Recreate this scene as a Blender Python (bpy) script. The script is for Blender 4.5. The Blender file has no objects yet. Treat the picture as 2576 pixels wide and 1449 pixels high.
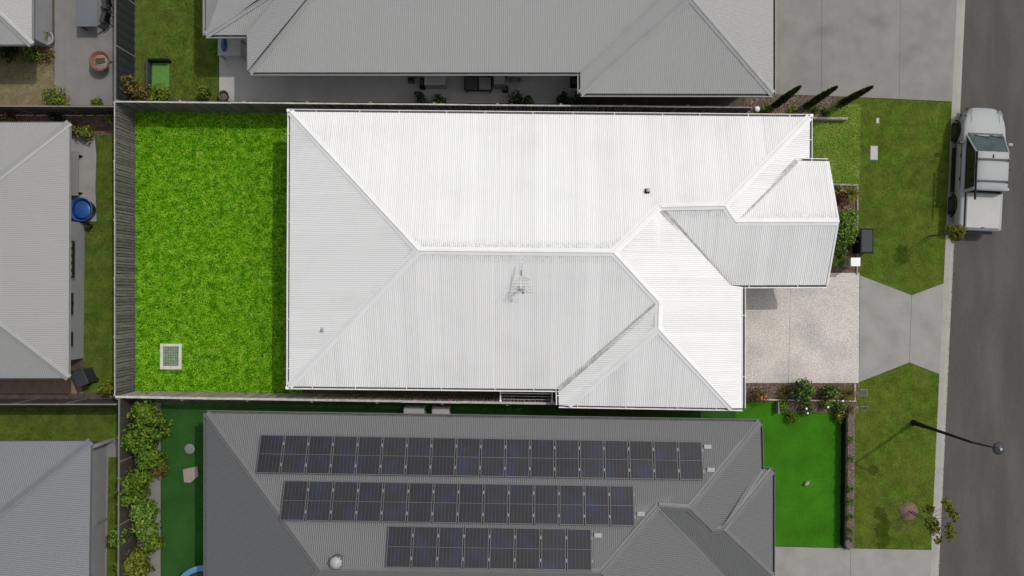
import bpy, math, random
import numpy as np
from mathutils import Vector, Matrix
random.seed(7); rng = np.random.default_rng(7)
SC = bpy.context.scene
COL = SC.collection

# ---------------------------------------------------------------- camera, sky, sun, exposure
H = 37.5                 # drone height in metres
F = 2175.0               # focal length in overview pixels (overview 2576 x 1449)
NX, NY = 1325.0, 733.0   # nadir in overview pixels
ROLL = 0.0072
cam = bpy.data.cameras.new('camera'); cam.sensor_width = 36; cam.lens = 36 * F / 2576
cam.shift_x = -(NX - 1288) / 2576; cam.shift_y = (NY - 724.5) / 2576
cam.clip_start = 0.5; cam.clip_end = 2000
camo = bpy.data.objects.new('camera', cam); COL.objects.link(camo)
camo.location = (0, 0, H); camo.rotation_euler = (0, 0, ROLL)
SC.camera = camo
SHX, SHY = 0.52, 0.37    # shadow offset per metre of height (towards -x, -y)
elev = math.atan(1 / math.hypot(SHX, SHY)); azim = math.atan2(SHX, SHY)   # azimuth from +y towards +x
w = bpy.data.worlds.new('World'); SC.world = w; w.use_nodes = True
nt = w.node_tree; bg = nt.nodes['Background']
sky = nt.nodes.new('ShaderNodeTexSky'); sky.sky_type = 'NISHITA'; sky.sun_disc = False
sky.sun_elevation = elev; sky.sun_rotation = azim
sky.dust_density = 3.0
hs = nt.nodes.new('ShaderNodeHueSaturation'); hs.inputs['Saturation'].default_value = 0.22     # bright thin cloud: a pale, nearly neutral sky
nt.links.new(sky.outputs[0], hs.inputs['Color']); nt.links.new(hs.outputs[0], bg.inputs[0]); bg.inputs[1].default_value = 0.15
sun = bpy.data.lights.new('sun', 'SUN'); sun.energy = 2.0; sun.angle = math.radians(0.7); sun.color = (1, 0.965, 0.92)
suno = bpy.data.objects.new('sun', sun); COL.objects.link(suno)
suno.rotation_euler = Vector((-SHX, -SHY, -1)).to_track_quat('-Z', 'Y').to_euler(); suno.location = (20, 17, 45)
SC.view_settings.view_transform = 'Standard'; SC.view_settings.look = 'None'
SC.view_settings.exposure = -0.25; SC.view_settings.gamma = 1; SC.view_settings.use_curve_mapping = False

# ---------------------------------------------------------------- helpers
def P(px, py, z=0.0):
    """the point at height z seen at an overview pixel"""
    u, v = px - NX, py - NY
    c, s = math.cos(ROLL), math.sin(ROLL)
    k = (H - z) / F
    return Vector(((u * c + v * s) * k, (u * s - v * c) * k, z))

def XY(pts, z=0.0):
    return [tuple(P(a, b, z)[:2]) for a, b in pts]

def newmat(name):
    m = bpy.data.materials.new(name); m.use_nodes = True
    n = m.node_tree.nodes; b = n['Principled BSDF']
    return m, n, m.node_tree.links, b

def mat(name, c, rough=0.6, metal=0.0, var=0.12, vs=2.0, bump=0.0, bs=40.0, c2=None, c2s=0.6, c2lo=0.45, c2hi=0.65,
        fine=0.0, fs=60.0, rnd=0.0, spec=0.5, stretch=None):
    """principled, world-space noise variation, optional second colour in patches, optional speckle, optional per-object variation"""
    m, n, l, b = newmat(name)
    b.inputs['Roughness'].default_value = rough; b.inputs['Metallic'].default_value = metal
    b.inputs['Specular IOR Level'].default_value = spec
    geo = n.new('ShaderNodeNewGeometry'); pos = geo.outputs['Position']
    if stretch:
        mp = n.new('ShaderNodeMapping'); mp.inputs['Scale'].default_value = stretch
        l.new(pos, mp.inputs[0]); pos = mp.outputs[0]
    def noise(scale, det=4):
        t = n.new('ShaderNodeTexNoise'); t.inputs['Scale'].default_value = scale; t.inputs['Detail'].default_value = det
        l.new(pos, t.inputs['Vector']); return t.outputs['Fac']
    def rgb(c):
        r = n.new('ShaderNodeRGB'); r.outputs[0].default_value = (*c, 1); return r.outputs[0]
    cur = rgb(c)
    if c2:
        mr = n.new('ShaderNodeMapRange'); mr.inputs['From Min'].default_value = c2lo; mr.inputs['From Max'].default_value = c2hi
        l.new(noise(c2s, 5), mr.inputs['Value'])
        mx = n.new('ShaderNodeMix'); mx.data_type = 'RGBA'
        l.new(mr.outputs[0], mx.inputs['Factor']); l.new(cur, mx.inputs['A']); l.new(rgb(c2), mx.inputs['B']); cur = mx.outputs['Result']
    def mul(cur, fac, lo, hi):
        mr = n.new('ShaderNodeMapRange'); mr.inputs['From Min'].default_value = 0.3; mr.inputs['From Max'].default_value = 0.7
        mr.inputs['To Min'].default_value = lo; mr.inputs['To Max'].default_value = hi
        l.new(fac, mr.inputs['Value'])
        mx = n.new('ShaderNodeVectorMath'); mx.operation = 'SCALE'
        l.new(cur, mx.inputs[0]); l.new(mr.outputs[0], mx.inputs['Scale']); return mx.outputs[0]
    if var: cur = mul(cur, noise(vs), 1 - var, 1 + var)
    if fine: cur = mul(cur, noise(fs, 2), 1 - fine, 1 + fine)
    if rnd:
        oi = n.new('ShaderNodeObjectInfo')
        mr = n.new('ShaderNodeMapRange'); mr.inputs['To Min'].default_value = 1 - rnd; mr.inputs['To Max'].default_value = 1 + rnd
        l.new(oi.outputs['Random'], mr.inputs['Value'])
        mx = n.new('ShaderNodeVectorMath'); mx.operation = 'SCALE'
        l.new(cur, mx.inputs[0]); l.new(mr.outputs[0], mx.inputs['Scale']); cur = mx.outputs[0]
    l.new(cur, b.inputs['Base Color'])
    if bump:
        bp = n.new('ShaderNodeBump'); bp.inputs['Strength'].default_value = bump; bp.inputs['Distance'].default_value = 0.02
        l.new(noise(bs, 3), bp.inputs['Height']); l.new(bp.outputs[0], b.inputs['Normal'])
    return m

def leafmat(name, stops, trans=0.35, patch=0.0, ps=0.7, rough=0.6, spec=0.06):
    """foliage: a colour ramp over the per-leaf 'tint' attribute (plus an optional large-scale drift)"""
    m, n, l, b = newmat(name)
    at = n.new('ShaderNodeAttribute'); at.attribute_name = 'tint'
    fac = at.outputs['Fac']
    if patch:
        geo = n.new('ShaderNodeNewGeometry'); t = n.new('ShaderNodeTexNoise'); t.inputs['Scale'].default_value = ps; t.inputs['Detail'].default_value = 4
        l.new(geo.outputs['Position'], t.inputs['Vector'])
        mr = n.new('ShaderNodeMapRange'); mr.inputs['From Min'].default_value = 0.3; mr.inputs['From Max'].default_value = 0.7
        mr.inputs['To Min'].default_value = -patch; mr.inputs['To Max'].default_value = patch; mr.clamp = False
        l.new(t.outputs['Fac'], mr.inputs['Value'])
        ad = n.new('ShaderNodeMath'); ad.operation = 'ADD'; l.new(fac, ad.inputs[0]); l.new(mr.outputs[0], ad.inputs[1]); fac = ad.outputs[0]
    cr = n.new('ShaderNodeValToRGB'); els = cr.color_ramp.elements
    while len(els) < len(stops): els.new(0.5)
    for e, (p, c) in zip(els, stops): e.position = p; e.color = (*c, 1)
    l.new(fac, cr.inputs[0]); l.new(cr.outputs[0], b.inputs['Base Color']); b.inputs['Roughness'].default_value = rough
    b.inputs['Specular IOR Level'].default_value = spec
    tr = n.new('ShaderNodeBsdfTranslucent'); l.new(cr.outputs[0], tr.inputs[0])
    mx = n.new('ShaderNodeMixShader'); mx.inputs[0].default_value = trans
    l.new(b.outputs[0], mx.inputs[1]); l.new(tr.outputs[0], mx.inputs[2]); l.new(mx.outputs[0], n['Material Output'].inputs[0])
    return m

WL = {}     # world location of every root / part origin
def reg(o, loc): WL[o.name] = Vector(loc)

def thing(name, label, cat, loc=(0, 0, 0), group=None):
    o = bpy.data.objects.new(name, None); COL.objects.link(o); o.location = loc; o.empty_display_size = 0.3
    o['label'] = label; o['category'] = cat
    if group: o['group'] = group
    reg(o, loc); return o

def tag(o, label, cat, group=None):
    o['label'] = label; o['category'] = cat
    if group: o['group'] = group
    return o

class MB:
    def __init__(s): s.v = []; s.f = []; s.m = []
    def add(s, vs, fs, mi=0):
        k = len(s.v); s.v += [tuple(v) for v in vs]
        s.f += [tuple(i + k for i in f) for f in fs]; s.m += [mi] * len(fs); return s
    def box(s, c, d, rz=0.0, mi=0, tilt=None):
        x, y, z = d[0] / 2, d[1] / 2, d[2] / 2
        vs = [Vector(p) for p in ((-x, -y, -z), (x, -y, -z), (x, y, -z), (-x, y, -z), (-x, -y, z), (x, -y, z), (x, y, z), (-x, y, z))]
        R = Matrix.Rotation(rz, 3, 'Z')
        if tilt is not None: R = R @ tilt
        vs = [R @ v + Vector(c) for v in vs]
        return s.add(vs, [(0, 3, 2, 1), (4, 5, 6, 7), (0, 1, 5, 4), (1, 2, 6, 5), (2, 3, 7, 6), (3, 0, 4, 7)], mi)
    def bbox(s, c, d, bv=0.02, rz=0.0, mi=0):
        """box with a chamfered top edge"""
        x, y, z = d[0] / 2, d[1] / 2, d[2] / 2; R = Matrix.Rotation(rz, 3, 'Z'); b = min(bv, x * .9, y * .9, z)
        lv = [(x, y, -z), (x, y, z - b), (x - b, y - b, z)]
        vs = []
        for (a, bb, zz) in lv: vs += [R @ Vector(q) + Vector(c) for q in ((-a, -bb, zz), (a, -bb, zz), (a, bb, zz), (-a, bb, zz))]
        fs = [(0, 3, 2, 1), (8, 9, 10, 11)]
        for r in (0, 4): fs += [(r + i, r + (i + 1) % 4, r + 4 + (i + 1) % 4, r + 4 + i) for i in range(4)]
        return s.add(vs, fs, mi)
    def prism(s, poly, z0, z1, mi=0):
        n = len(poly); a = sum(poly[i][0] * poly[(i + 1) % n][1] - poly[(i + 1) % n][0] * poly[i][1] for i in range(n))
        if a < 0: poly = poly[::-1]
        vs = [(p[0], p[1], z0) for p in poly] + [(p[0], p[1], z1) for p in poly]
        return s.add(vs, [tuple(range(n - 1, -1, -1)), tuple(range(n, 2 * n))] + [(i, (i + 1) % n, n + (i + 1) % n, n + i) for i in range(n)], mi)
    def tube(s, p, q, r0, r1=None, n=8, mi=0, cap=True):
        p, q = Vector(p), Vector(q); r1 = r0 if r1 is None else r1
        d = (q - p).normalized(); a = d.orthogonal().normalized(); b = d.cross(a)
        vs = []
        for c, r in ((p, r0), (q, r1)):
            vs += [c + (a * math.cos(t) + b * math.sin(t)) * r for t in [2 * math.pi * i / n for i in range(n)]]
        fs = [(i, (i + 1) % n, n + (i + 1) % n, n + i) for i in range(n)]
        if cap: fs += [tuple(range(n - 1, -1, -1)), tuple(range(n, 2 * n))]
        return s.add(vs, fs, mi)
    def lathe(s, c, prof, n=20, mi=0):
        c = Vector(c); vs = []
        for r, z in prof: vs += [c + Vector((r * math.cos(2 * math.pi * i / n), r * math.sin(2 * math.pi * i / n), z)) for i in range(n)]
        fs = []
        for k in range(len(prof) - 1):
            fs += [(k * n + i, k * n + (i + 1) % n, (k + 1) * n + (i + 1) % n, (k + 1) * n + i) for i in range(n)]
        if prof[0][0] > 1e-5: fs.append(tuple(range(n - 1, -1, -1)))
        if prof[-1][0] > 1e-5: fs.append(tuple(range((len(prof) - 1) * n, len(prof) * n)))
        return s.add(vs, fs, mi)
    def sweep(s, prof, p, q, mi=0):
        """closed profile (n, z) swept from p to q; n is measured to the right of travel"""
        p, q = Vector(p), Vector(q); d = (q - p); nn = Vector((d.y, -d.x, 0)).normalized(); n = len(prof)
        vs = [c + nn * a + Vector((0, 0, z)) for c in (p, q) for a, z in prof]
        return s.add(vs, [(i, n + i, n + (i + 1) % n, (i + 1) % n) for i in range(n)] + [tuple(range(n)), tuple(range(2 * n - 1, n - 1, -1))], mi)
    def build(s, name, mats, parent=None, smooth=False, kind=None, share=False):
        me = bpy.data.meshes.new(name)
        off = WL.get(parent.name, Vector((0, 0, 0))) if parent else Vector((0, 0, 0))
        me.from_pydata([tuple(Vector(v) - off) for v in s.v], [], s.f)
        mats = mats if isinstance(mats, (list, tuple)) else [mats]
        for m in mats: me.materials.append(m)
        if len(mats) > 1: me.polygons.foreach_set('material_index', s.m)
        if smooth: me.polygons.foreach_set('use_smooth', [True] * len(me.polygons))
        me.update()
        return link(name, me, parent, kind=kind, wl=off)

def link(name, me, parent=None, loc=(0, 0, 0), kind=None, wl=None):
    o = bpy.data.objects.new(name, me); COL.objects.link(o); o.location = loc
    if parent: o.parent = parent
    if kind: o['kind'] = kind
    reg(o, wl if wl is not None else (0, 0, 0)); return o

def npmesh(name, V, nper, mat_, tint=None, parent=None, kind=None, smooth=False):
    """mesh of many little separate polygons with nper corners, V is (N*nper, 3)"""
    off = np.array(WL.get(parent.name, (0, 0, 0))) if parent else np.zeros(3)
    N = len(V); nf = N // nper
    me = bpy.data.meshes.new(name); me.vertices.add(N); me.loops.add(N); me.polygons.add(nf)
    me.vertices.foreach_set('co', (V - off).astype(np.float32).ravel())
    me.loops.foreach_set('vertex_index', np.arange(N, dtype=np.int32))
    me.polygons.foreach_set('loop_start', np.arange(0, N, nper, dtype=np.int32))
    me.update(calc_edges=True); me.validate()
    if tint is not None:
        a = me.attributes.new('tint', 'FLOAT', 'POINT'); a.data.foreach_set('value', np.repeat(tint, nper).astype(np.float32))
    me.materials.append(mat_)
    if smooth: me.polygons.foreach_set('use_smooth', [True] * nf)
    return link(name, me, parent, kind=kind, wl=Vector(off))

def inpoly(x, y, poly):
    ins = np.zeros(len(x), bool); n = len(poly)
    for i in range(n):
        x0, y0 = poly[i]; x1, y1 = poly[(i + 1) % n]
        if y0 == y1: continue
        c = ((y0 > y) != (y1 > y)) & (x < (x1 - x0) * (y - y0) / (y1 - y0) + x0); ins ^= c
    return ins

def scatter(poly, n):
    a = np.array(poly); lo, hi = a.min(0), a.max(0)
    ar = 0.5 * abs(np.dot(a[:, 0], np.roll(a[:, 1], -1)) - np.dot(a[:, 1], np.roll(a[:, 0], -1)))
    k = int(n * np.prod(hi - lo) / max(ar, 1e-6) * 1.02) + 8
    p = rng.uniform(lo, hi, (k, 2)); p = p[inpoly(p[:, 0], p[:, 1], poly)]
    return p[:n], ar

def blades(p, z, L, Wd, lean=(0.5, 1.25), jitter=0.0):
    n = len(p); th = rng.uniform(0, 2 * np.pi, n); ph = rng.uniform(*lean, n); ln = L * rng.uniform(0.55, 1.25, n); wd = Wd * rng.uniform(0.7, 1.2, n)
    d = np.stack([np.cos(th) * np.sin(ph), np.sin(th) * np.sin(ph), np.cos(ph)], 1)
    pr = np.stack([-np.sin(th), np.cos(th), np.zeros(n)], 1)
    b = np.column_stack([p, np.full(n, z)])
    V = np.stack([b - pr * wd[:, None] / 2, b + pr * wd[:, None] / 2, b + d * ln[:, None]], 1)
    return V.reshape(-1, 3)

def grass(name, poly, z, dens, L, Wd, m, label, lean=(0.45, 1.25), base=0.5, spread=0.30):
    ar = scatter(poly, 4)[1]; p, _ = scatter(poly, int(ar * dens))
    tint = np.clip(rng.normal(base, spread, len(p)), 0, 1)
    o = npmesh(name, blades(p, z, L, Wd, lean), 3, m, tint, kind='stuff')
    o['label'] = label; return o

def leafquads(c, r, n, size, up=0.4, shell=0.55, flat=1.0, sq=0.5):
    """n leaf shaped quads in an ellipsoid"""
    d = rng.normal(0, 1, (n, 3)); d /= np.linalg.norm(d, axis=1)[:, None]
    rad = shell + (1 - shell) * rng.random(n) ** 0.6
    rad *= 1 + 0.16 * np.sin(5 * np.arctan2(d[:, 1], d[:, 0]) + c[0]) * (1 - np.abs(d[:, 2]))
    ctr = np.array(c) + d * rad[:, None] * np.array(r)
    nr = d + rng.normal(0, 0.55, (n, 3)); nr[:, 2] += up; nr /= np.linalg.norm(nr, axis=1)[:, None]
    t = np.cross(nr, rng.normal(0, 1, (n, 3))); t /= np.linalg.norm(t, axis=1)[:, None]; b = np.cross(nr, t)
    s = (size * rng.uniform(0.6, 1.25, n))[:, None]
    V = np.stack([ctr - t * s, ctr + b * s * sq + t * s * .1, ctr + t * s + nr * s * -.15, ctr - b * s * sq + t * s * .1], 1)
    return V.reshape(-1, 3), ctr

def straps(c, n, L, Wd, lean=(0.4, 1.3), z0=0.0):
    """strap leaves radiating from a crown: bent in the middle, two quads each"""
    th = rng.uniform(0, 2 * np.pi, n); ph = rng.uniform(*lean, n); ln = L * rng.uniform(0.7, 1.15, n)
    pr = np.stack([-np.sin(th), np.cos(th), np.zeros(n)], 1)
    d1 = np.stack([np.cos(th) * np.sin(ph * .6), np.sin(th) * np.sin(ph * .6), np.cos(ph * .6)], 1)
    d2 = np.stack([np.cos(th) * np.sin(ph * 1.25), np.sin(th) * np.sin(ph * 1.25), np.cos(ph * 1.25)], 1)
    a = np.array(c) + np.array([0, 0, z0]) + np.zeros((n, 3)); m = a + d1 * (ln * .5)[:, None]; t = m + d2 * (ln * .5)[:, None]
    w1, w2, w3 = Wd * .6, Wd, Wd * .12
    Q1 = np.stack([a - pr * w1 / 2, a + pr * w1 / 2, m + pr * w2 / 2, m - pr * w2 / 2], 1)
    Q2 = np.stack([m - pr * w2 / 2, m + pr * w2 / 2, t + pr * w3 / 2, t - pr * w3 / 2], 1)
    return np.concatenate([Q1, Q2], 1).reshape(-1, 3)

def tintr(n, a=0.5, s=0.25): return np.clip(rng.normal(a, s, n), 0, 1)

# ---------------------------------------------------------------- materials
M = {}
def sheetmat(name, c, grime=(0.10, 0.095, 0.085), rough=0.42, rnd=0.03, gk=0.8):
    m, n, l, b = newmat(name); b.inputs['Roughness'].default_value = rough; b.inputs['Specular IOR Level'].default_value = 0.3
    geo = n.new('ShaderNodeNewGeometry'); at = n.new('ShaderNodeAttribute'); at.attribute_name = 'grime'
    t = n.new('ShaderNodeTexNoise'); t.inputs['Scale'].default_value = 9; t.inputs['Detail'].default_value = 5; l.new(geo.outputs['Position'], t.inputs['Vector'])
    t2 = n.new('ShaderNodeTexNoise'); t2.inputs['Scale'].default_value = 0.55; t2.inputs['Detail'].default_value = 6; l.new(geo.outputs['Position'], t2.inputs['Vector'])
    mr = n.new('ShaderNodeMapRange'); mr.inputs['From Min'].default_value = 0.35; mr.inputs['From Max'].default_value = 0.65; l.new(t.outputs['Fac'], mr.inputs['Value'])
    mu = n.new('ShaderNodeMath'); mu.operation = 'MULTIPLY'; l.new(at.outputs['Fac'], mu.inputs[0]); l.new(mr.outputs[0], mu.inputs[1])
    mr3 = n.new('ShaderNodeMapRange'); mr3.inputs['From Min'].default_value = 0.52; mr3.inputs['From Max'].default_value = 0.85; mr3.inputs['To Max'].default_value = 0.10
    l.new(t2.outputs['Fac'], mr3.inputs['Value'])
    mu2 = n.new('ShaderNodeMath'); mu2.operation = 'MULTIPLY_ADD'; mu2.inputs[1].default_value = gk; l.new(mu.outputs[0], mu2.inputs[0]); l.new(mr3.outputs[0], mu2.inputs[2])
    mx = n.new('ShaderNodeMix'); mx.data_type = 'RGBA'; mx.inputs['A'].default_value = (*c, 1); mx.inputs['B'].default_value = (*grime, 1)
    l.new(mu2.outputs[0], mx.inputs['Factor'])
    ap = n.new('ShaderNodeAttribute'); ap.attribute_name = 'pan'  # pan: trough dirt plus painted trough shade, mixed to the same dark colour
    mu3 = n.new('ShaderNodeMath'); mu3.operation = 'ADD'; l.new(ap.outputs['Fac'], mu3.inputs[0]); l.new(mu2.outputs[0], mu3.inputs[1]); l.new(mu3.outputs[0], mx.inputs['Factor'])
    oi = n.new('ShaderNodeObjectInfo'); mo = n.new('ShaderNodeMapRange'); mo.inputs['To Min'].default_value = 1 - rnd; mo.inputs['To Max'].default_value = 1 + rnd
    l.new(oi.outputs['Random'], mo.inputs['Value'])
    sc = n.new('ShaderNodeVectorMath'); sc.operation = 'SCALE'; l.new(mx.outputs['Result'], sc.inputs[0]); l.new(mo.outputs[0], sc.inputs['Scale'])
    l.new(sc.outputs[0], b.inputs['Base Color']); return m
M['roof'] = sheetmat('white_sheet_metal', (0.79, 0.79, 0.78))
M['cap'] = mat('white_cap_metal', (0.76, 0.76, 0.75), 0.4, var=0.04, vs=1.5)
M['valley'] = mat('dusty_valley_metal', (0.42, 0.42, 0.40), 0.5, var=0.25, vs=5)
M['gutter'] = mat('white_gutter_steel', (0.78, 0.78, 0.77), 0.4, var=0.05)
M['gutin'] = mat('gutter_shade', (0.10, 0.095, 0.09), 0.8, var=0.3, vs=6)  # dark colour painting the shade inside the gutter
M['render'] = mat('cream_render', (0.55, 0.53, 0.49), 0.8, var=0.06, bump=.1)
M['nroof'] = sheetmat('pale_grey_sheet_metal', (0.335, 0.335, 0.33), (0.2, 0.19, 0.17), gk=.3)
M['wcap'] = mat('light_grey_cap', (0.265, 0.265, 0.26), 0.45, var=0.05)
M['ncap'] = mat('pale_grey_cap', (0.305, 0.305, 0.30), 0.45, var=0.05)
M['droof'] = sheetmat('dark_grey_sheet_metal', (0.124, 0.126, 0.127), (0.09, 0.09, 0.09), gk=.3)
M['dcap'] = mat('dark_grey_cap', (0.135, 0.135, 0.135), 0.45, var=0.05)
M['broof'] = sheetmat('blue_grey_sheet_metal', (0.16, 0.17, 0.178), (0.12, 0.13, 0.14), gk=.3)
M['bcap'] = mat('blue_grey_cap', (0.14, 0.15, 0.163), 0.45, var=0.05)
M['greywall'] = mat('grey_wall_paint', (0.27, 0.275, 0.28), 0.8, var=0.06)
M['glass'] = mat('dark_window_glass', (0.012, 0.016, 0.018), 0.06, var=0, spec=.6)
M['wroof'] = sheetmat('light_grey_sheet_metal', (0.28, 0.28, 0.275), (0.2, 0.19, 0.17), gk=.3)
M['wframe'] = mat('window_frame_grey', (0.20, 0.20, 0.20), 0.5, var=0)
M['curtain'] = mat('mustard_blind', (0.30, 0.19, 0.05), 0.8, var=0.15, vs=8)
M['soil'] = mat('soil', (0.075, 0.06, 0.045), 0.95, var=0.3, vs=3, bump=.4, bs=20)
M['lawnbase'] = mat('lawn_thatch', (0.035, 0.075, 0.006), 0.95, var=0.3, vs=4, spec=.05)
M['lawnbase2'] = mat('verge_thatch', (0.085, 0.115, 0.018), 0.95, var=0.3, vs=2, c2=(0.07, 0.13, 0.015), c2s=1.1, spec=.05)
M['turf'] = mat('synthetic_turf_backing', (0.04, 0.155, 0.008), 0.9, var=0.2, vs=.9, fine=.2, fs=30, spec=.05)
M['dturf'] = mat('dark_synthetic_turf_backing', (0.026, 0.085, 0.018), 0.9, var=0.2, vs=.9, fine=.2, fs=30, spec=.05)
M['asphalt'] = mat('asphalt', (0.064, 0.060, 0.054), 0.9, var=0.10, vs=0.8, bump=.35, bs=70, c2=(0.088, 0.083, 0.074), c2s=0.9, c2lo=.42, c2hi=.66, fine=.12, fs=45, stretch=(1, .22, 1))
M['conc'] = mat('grey_concrete', (0.215, 0.208, 0.195), 0.85, var=0.10, vs=1.3, bump=.1, bs=60, c2=(0.175, 0.168, 0.155), c2s=0.9, c2lo=.5, c2hi=.75, fine=.05, fs=30)
M['conc2'] = mat('pale_concrete', (0.275, 0.265, 0.25), 0.85, c2=(0.225, 0.215, 0.20), c2s=1.1, c2lo=.48, c2hi=.75, var=0.07, vs=1.3, bump=.1, bs=60, fine=.05, fs=30)
M['conc3'] = mat('patio_concrete', (0.195, 0.185, 0.175), 0.85, var=0.10, vs=1.5, bump=.1, bs=60, fine=.05, fs=30)
M['conc4'] = mat('alley_concrete', (0.40, 0.39, 0.375), 0.85, var=0.10, vs=1.2, bump=.1, bs=60, fine=.05, fs=30)
M['joint'] = mat('joint_filler', (0.06, 0.055, 0.05), 0.9, var=.2)
M['agg'] = mat('exposed_aggregate', (0.53, 0.49, 0.45), 0.85, var=0.07, vs=0.9, bump=.5, bs=45, fine=.42, fs=27, c2=(0.44, 0.41, 0.39), c2s=.7)
M['mulch'] = mat('mulch', (0.16, 0.105, 0.08), 0.95, var=0.35, vs=6, bump=.6, bs=30, fine=.3, fs=25)
M['kerb'] = mat('kerb_concrete', (0.31, 0.295, 0.27), 0.85, var=0.08, vs=2, bump=.15, bs=50)
M['paling'] = mat('weathered_paling', (0.135, 0.127, 0.116), 0.9, var=0.25, vs=9, bump=.4, bs=35, rnd=.28, stretch=(1, 1, .25))
M['palingb'] = mat('brown_weathered_paling', (0.37, 0.32, 0.275), 0.9, var=0.22, vs=9, bump=.4, bs=35, rnd=.22, stretch=(1, 1, .25))
M['palingd'] = mat('dark_back_paling', (0.035, 0.031, 0.028), 0.95, var=0.2, vs=9)  # weathered back boards, darkened further to paint the shaded gaps
M['rail'] = mat('timber_rail', (0.26, 0.215, 0.17), 0.9, var=0.2, vs=6)
M['capping'] = mat('pale_fence_capping', (0.42, 0.41, 0.385), 0.85, var=0.22, vs=5)
M['sleeper'] = mat('grey_sleeper', (0.28, 0.26, 0.24), 0.9, var=0.2, vs=7)
M['edging'] = mat('pale_edging', (0.55, 0.52, 0.46), 0.85, var=0.15, vs=6)
M['charcoal'] = mat('charcoal_steel', (0.024, 0.027, 0.031), 0.55, var=0.1)
M['brownsteel'] = mat('brown_grey_steel', (0.062, 0.054, 0.049), 0.6, var=0.1)
M['ncapping'] = mat('grey_fence_top', (0.17, 0.165, 0.15), 0.7, var=0.12, vs=4)
M['white'] = mat('white_paint', (0.8, 0.8, 0.79), 0.45, var=0.03)
M['dullwhite'] = mat('pale_grey_plastic', (0.36, 0.355, 0.345), 0.5, var=0.05)
M['black'] = mat('black_plastic', (0.010, 0.010, 0.011), 0.7, var=0.1, spec=.2)
M['dgrey'] = mat('dark_grey_plastic', (0.04, 0.044, 0.045), 0.55, var=0.1)
M['steel'] = mat('galvanised_steel', (0.45, 0.45, 0.46), 0.45, metal=.6, var=0.1)
M['rod'] = mat('dull_antenna_rod', (0.16, 0.165, 0.16), 0.6, var=.1)
M['lid'] = mat('grey_green_lid', (0.030, 0.034, 0.033), 0.7, var=0.1)
M['blue'] = mat('blue_plastic', (0.018, 0.075, 0.24), 0.4, var=0.1)
M['blue2'] = mat('light_blue_vinyl', (0.09, 0.25, 0.42), 0.45, var=0.08)
M['terracotta'] = mat('rusty_red_steel', (0.17, 0.065, 0.045), 0.7, var=0.2, vs=8)
M['ash'] = mat('ash', (0.22, 0.19, 0.17), 0.95, var=0.4, vs=12)
M['carpaint'] = mat('car_paint', (0.33, 0.342, 0.345), 0.5, var=0.0, spec=.25)
M['tyre'] = mat('tyre_rubber', (0.012, 0.012, 0.012), 0.85, var=0.1)
M['windscreen'] = mat('windscreen_glass', (0.045, 0.075, 0.075), 0.05, var=0.35, vs=3, spec=.7)
M['redlens'] = mat('red_lens', (0.16, 0.01, 0.012), 0.25, var=0)
M['cell'] = mat('solar_cells', (0.023, 0.022, 0.025), 0.5, var=0.10, vs=1.5, c2=(0.023, 0.027, 0.052), c2s=1.3, c2lo=.48, c2hi=.66, rnd=.12, spec=.25)
M['pframe'] = mat('panel_frame', (0.09, 0.09, 0.095), 0.5, metal=.1, var=0.05)
M['clamp'] = mat('alloy_clamp', (0.21, 0.21, 0.21), 0.5, metal=.1, var=0)
M['tabletop'] = mat('blue_grey_table_top', (0.125, 0.14, 0.155), 0.6, var=.06)
M['bark'] = mat('bark', (0.10, 0.075, 0.055), 0.9, var=0.3, vs=20)
M['tan'] = mat('tan_board', (0.29, 0.235, 0.205), 0.8, var=0.1, vs=4)
M['brownpave'] = mat('brown_paving', (0.20, 0.145, 0.105), 0.9, var=0.15, vs=3)
M['dry'] = mat('dry_grass_soil', (0.20, 0.155, 0.085), 0.95, var=0.2, vs=3, c2=(0.16, 0.13, 0.07), c2s=1.2, bump=.3)
M['pebble'] = mat('pink_pebbles', (0.25, 0.19, 0.16), 0.9, var=0.3, vs=8, bump=.5, bs=30)

G1 = leafmat('back_lawn_grass', [(0.0, (0.025, 0.10, 0.002)), (0.42, (0.145, 0.49, 0.003)), (0.72, (0.28, 0.68, 0.010)), (1.0, (0.60, 0.76, 0.10))], .35, .24, 3.2)
G2 = leafmat('front_lawn_grass', [(0.0, (0.10, 0.20, 0.015)), (0.5, (0.27, 0.44, 0.045)), (1.0, (0.52, 0.60, 0.16))], .35, .2, .9)
G3 = leafmat('verge_grass', [(0.0, (0.085, 0.15, 0.007)), (0.5, (0.155, 0.235, 0.016)), (1.0, (0.28, 0.28, 0.05))], .3, .32, .5)
G4 = leafmat('neighbour_lawn_grass', [(0.0, (0.045, 0.075, 0.010)), (0.5, (0.10, 0.135, 0.022)), (1.0, (0.19, 0.17, 0.06))], .3, .35, .5)
G5 = leafmat('bright_synthetic_turf', [(0.0, (0.045, 0.19, 0.004)), (1.0, (0.085, 0.29, 0.012))], .2, .3, .8)
G6 = leafmat('dark_synthetic_turf', [(0.0, (0.03, 0.095, 0.018)), (1.0, (0.06, 0.15, 0.03))], .2, .1, 1.2)
LG = leafmat('glossy_green_leaf', [(0.0, (0.014, 0.035, 0.009)), (0.55, (0.07, 0.125, 0.03)), (1.0, (0.24, 0.33, 0.09))], .25)
LM = leafmat('mid_green_leaf', [(0.0, (0.03, 0.065, 0.01)), (0.5, (0.12, 0.22, 0.03)), (1.0, (0.30, 0.40, 0.08))], .3)
LY = leafmat('yellow_green_leaf', [(0.0, (0.05, 0.075, 0.012)), (0.5, (0.17, 0.21, 0.03)), (1.0, (0.36, 0.36, 0.07))], .35)
LR = leafmat('burgundy_leaf', [(0.0, (0.03, 0.006, 0.008)), (0.6, (0.085, 0.018, 0.02)), (0.78, (0.28, 0.13, 0.07)), (1.0, (0.55, 0.42, 0.16))], .3)
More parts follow.
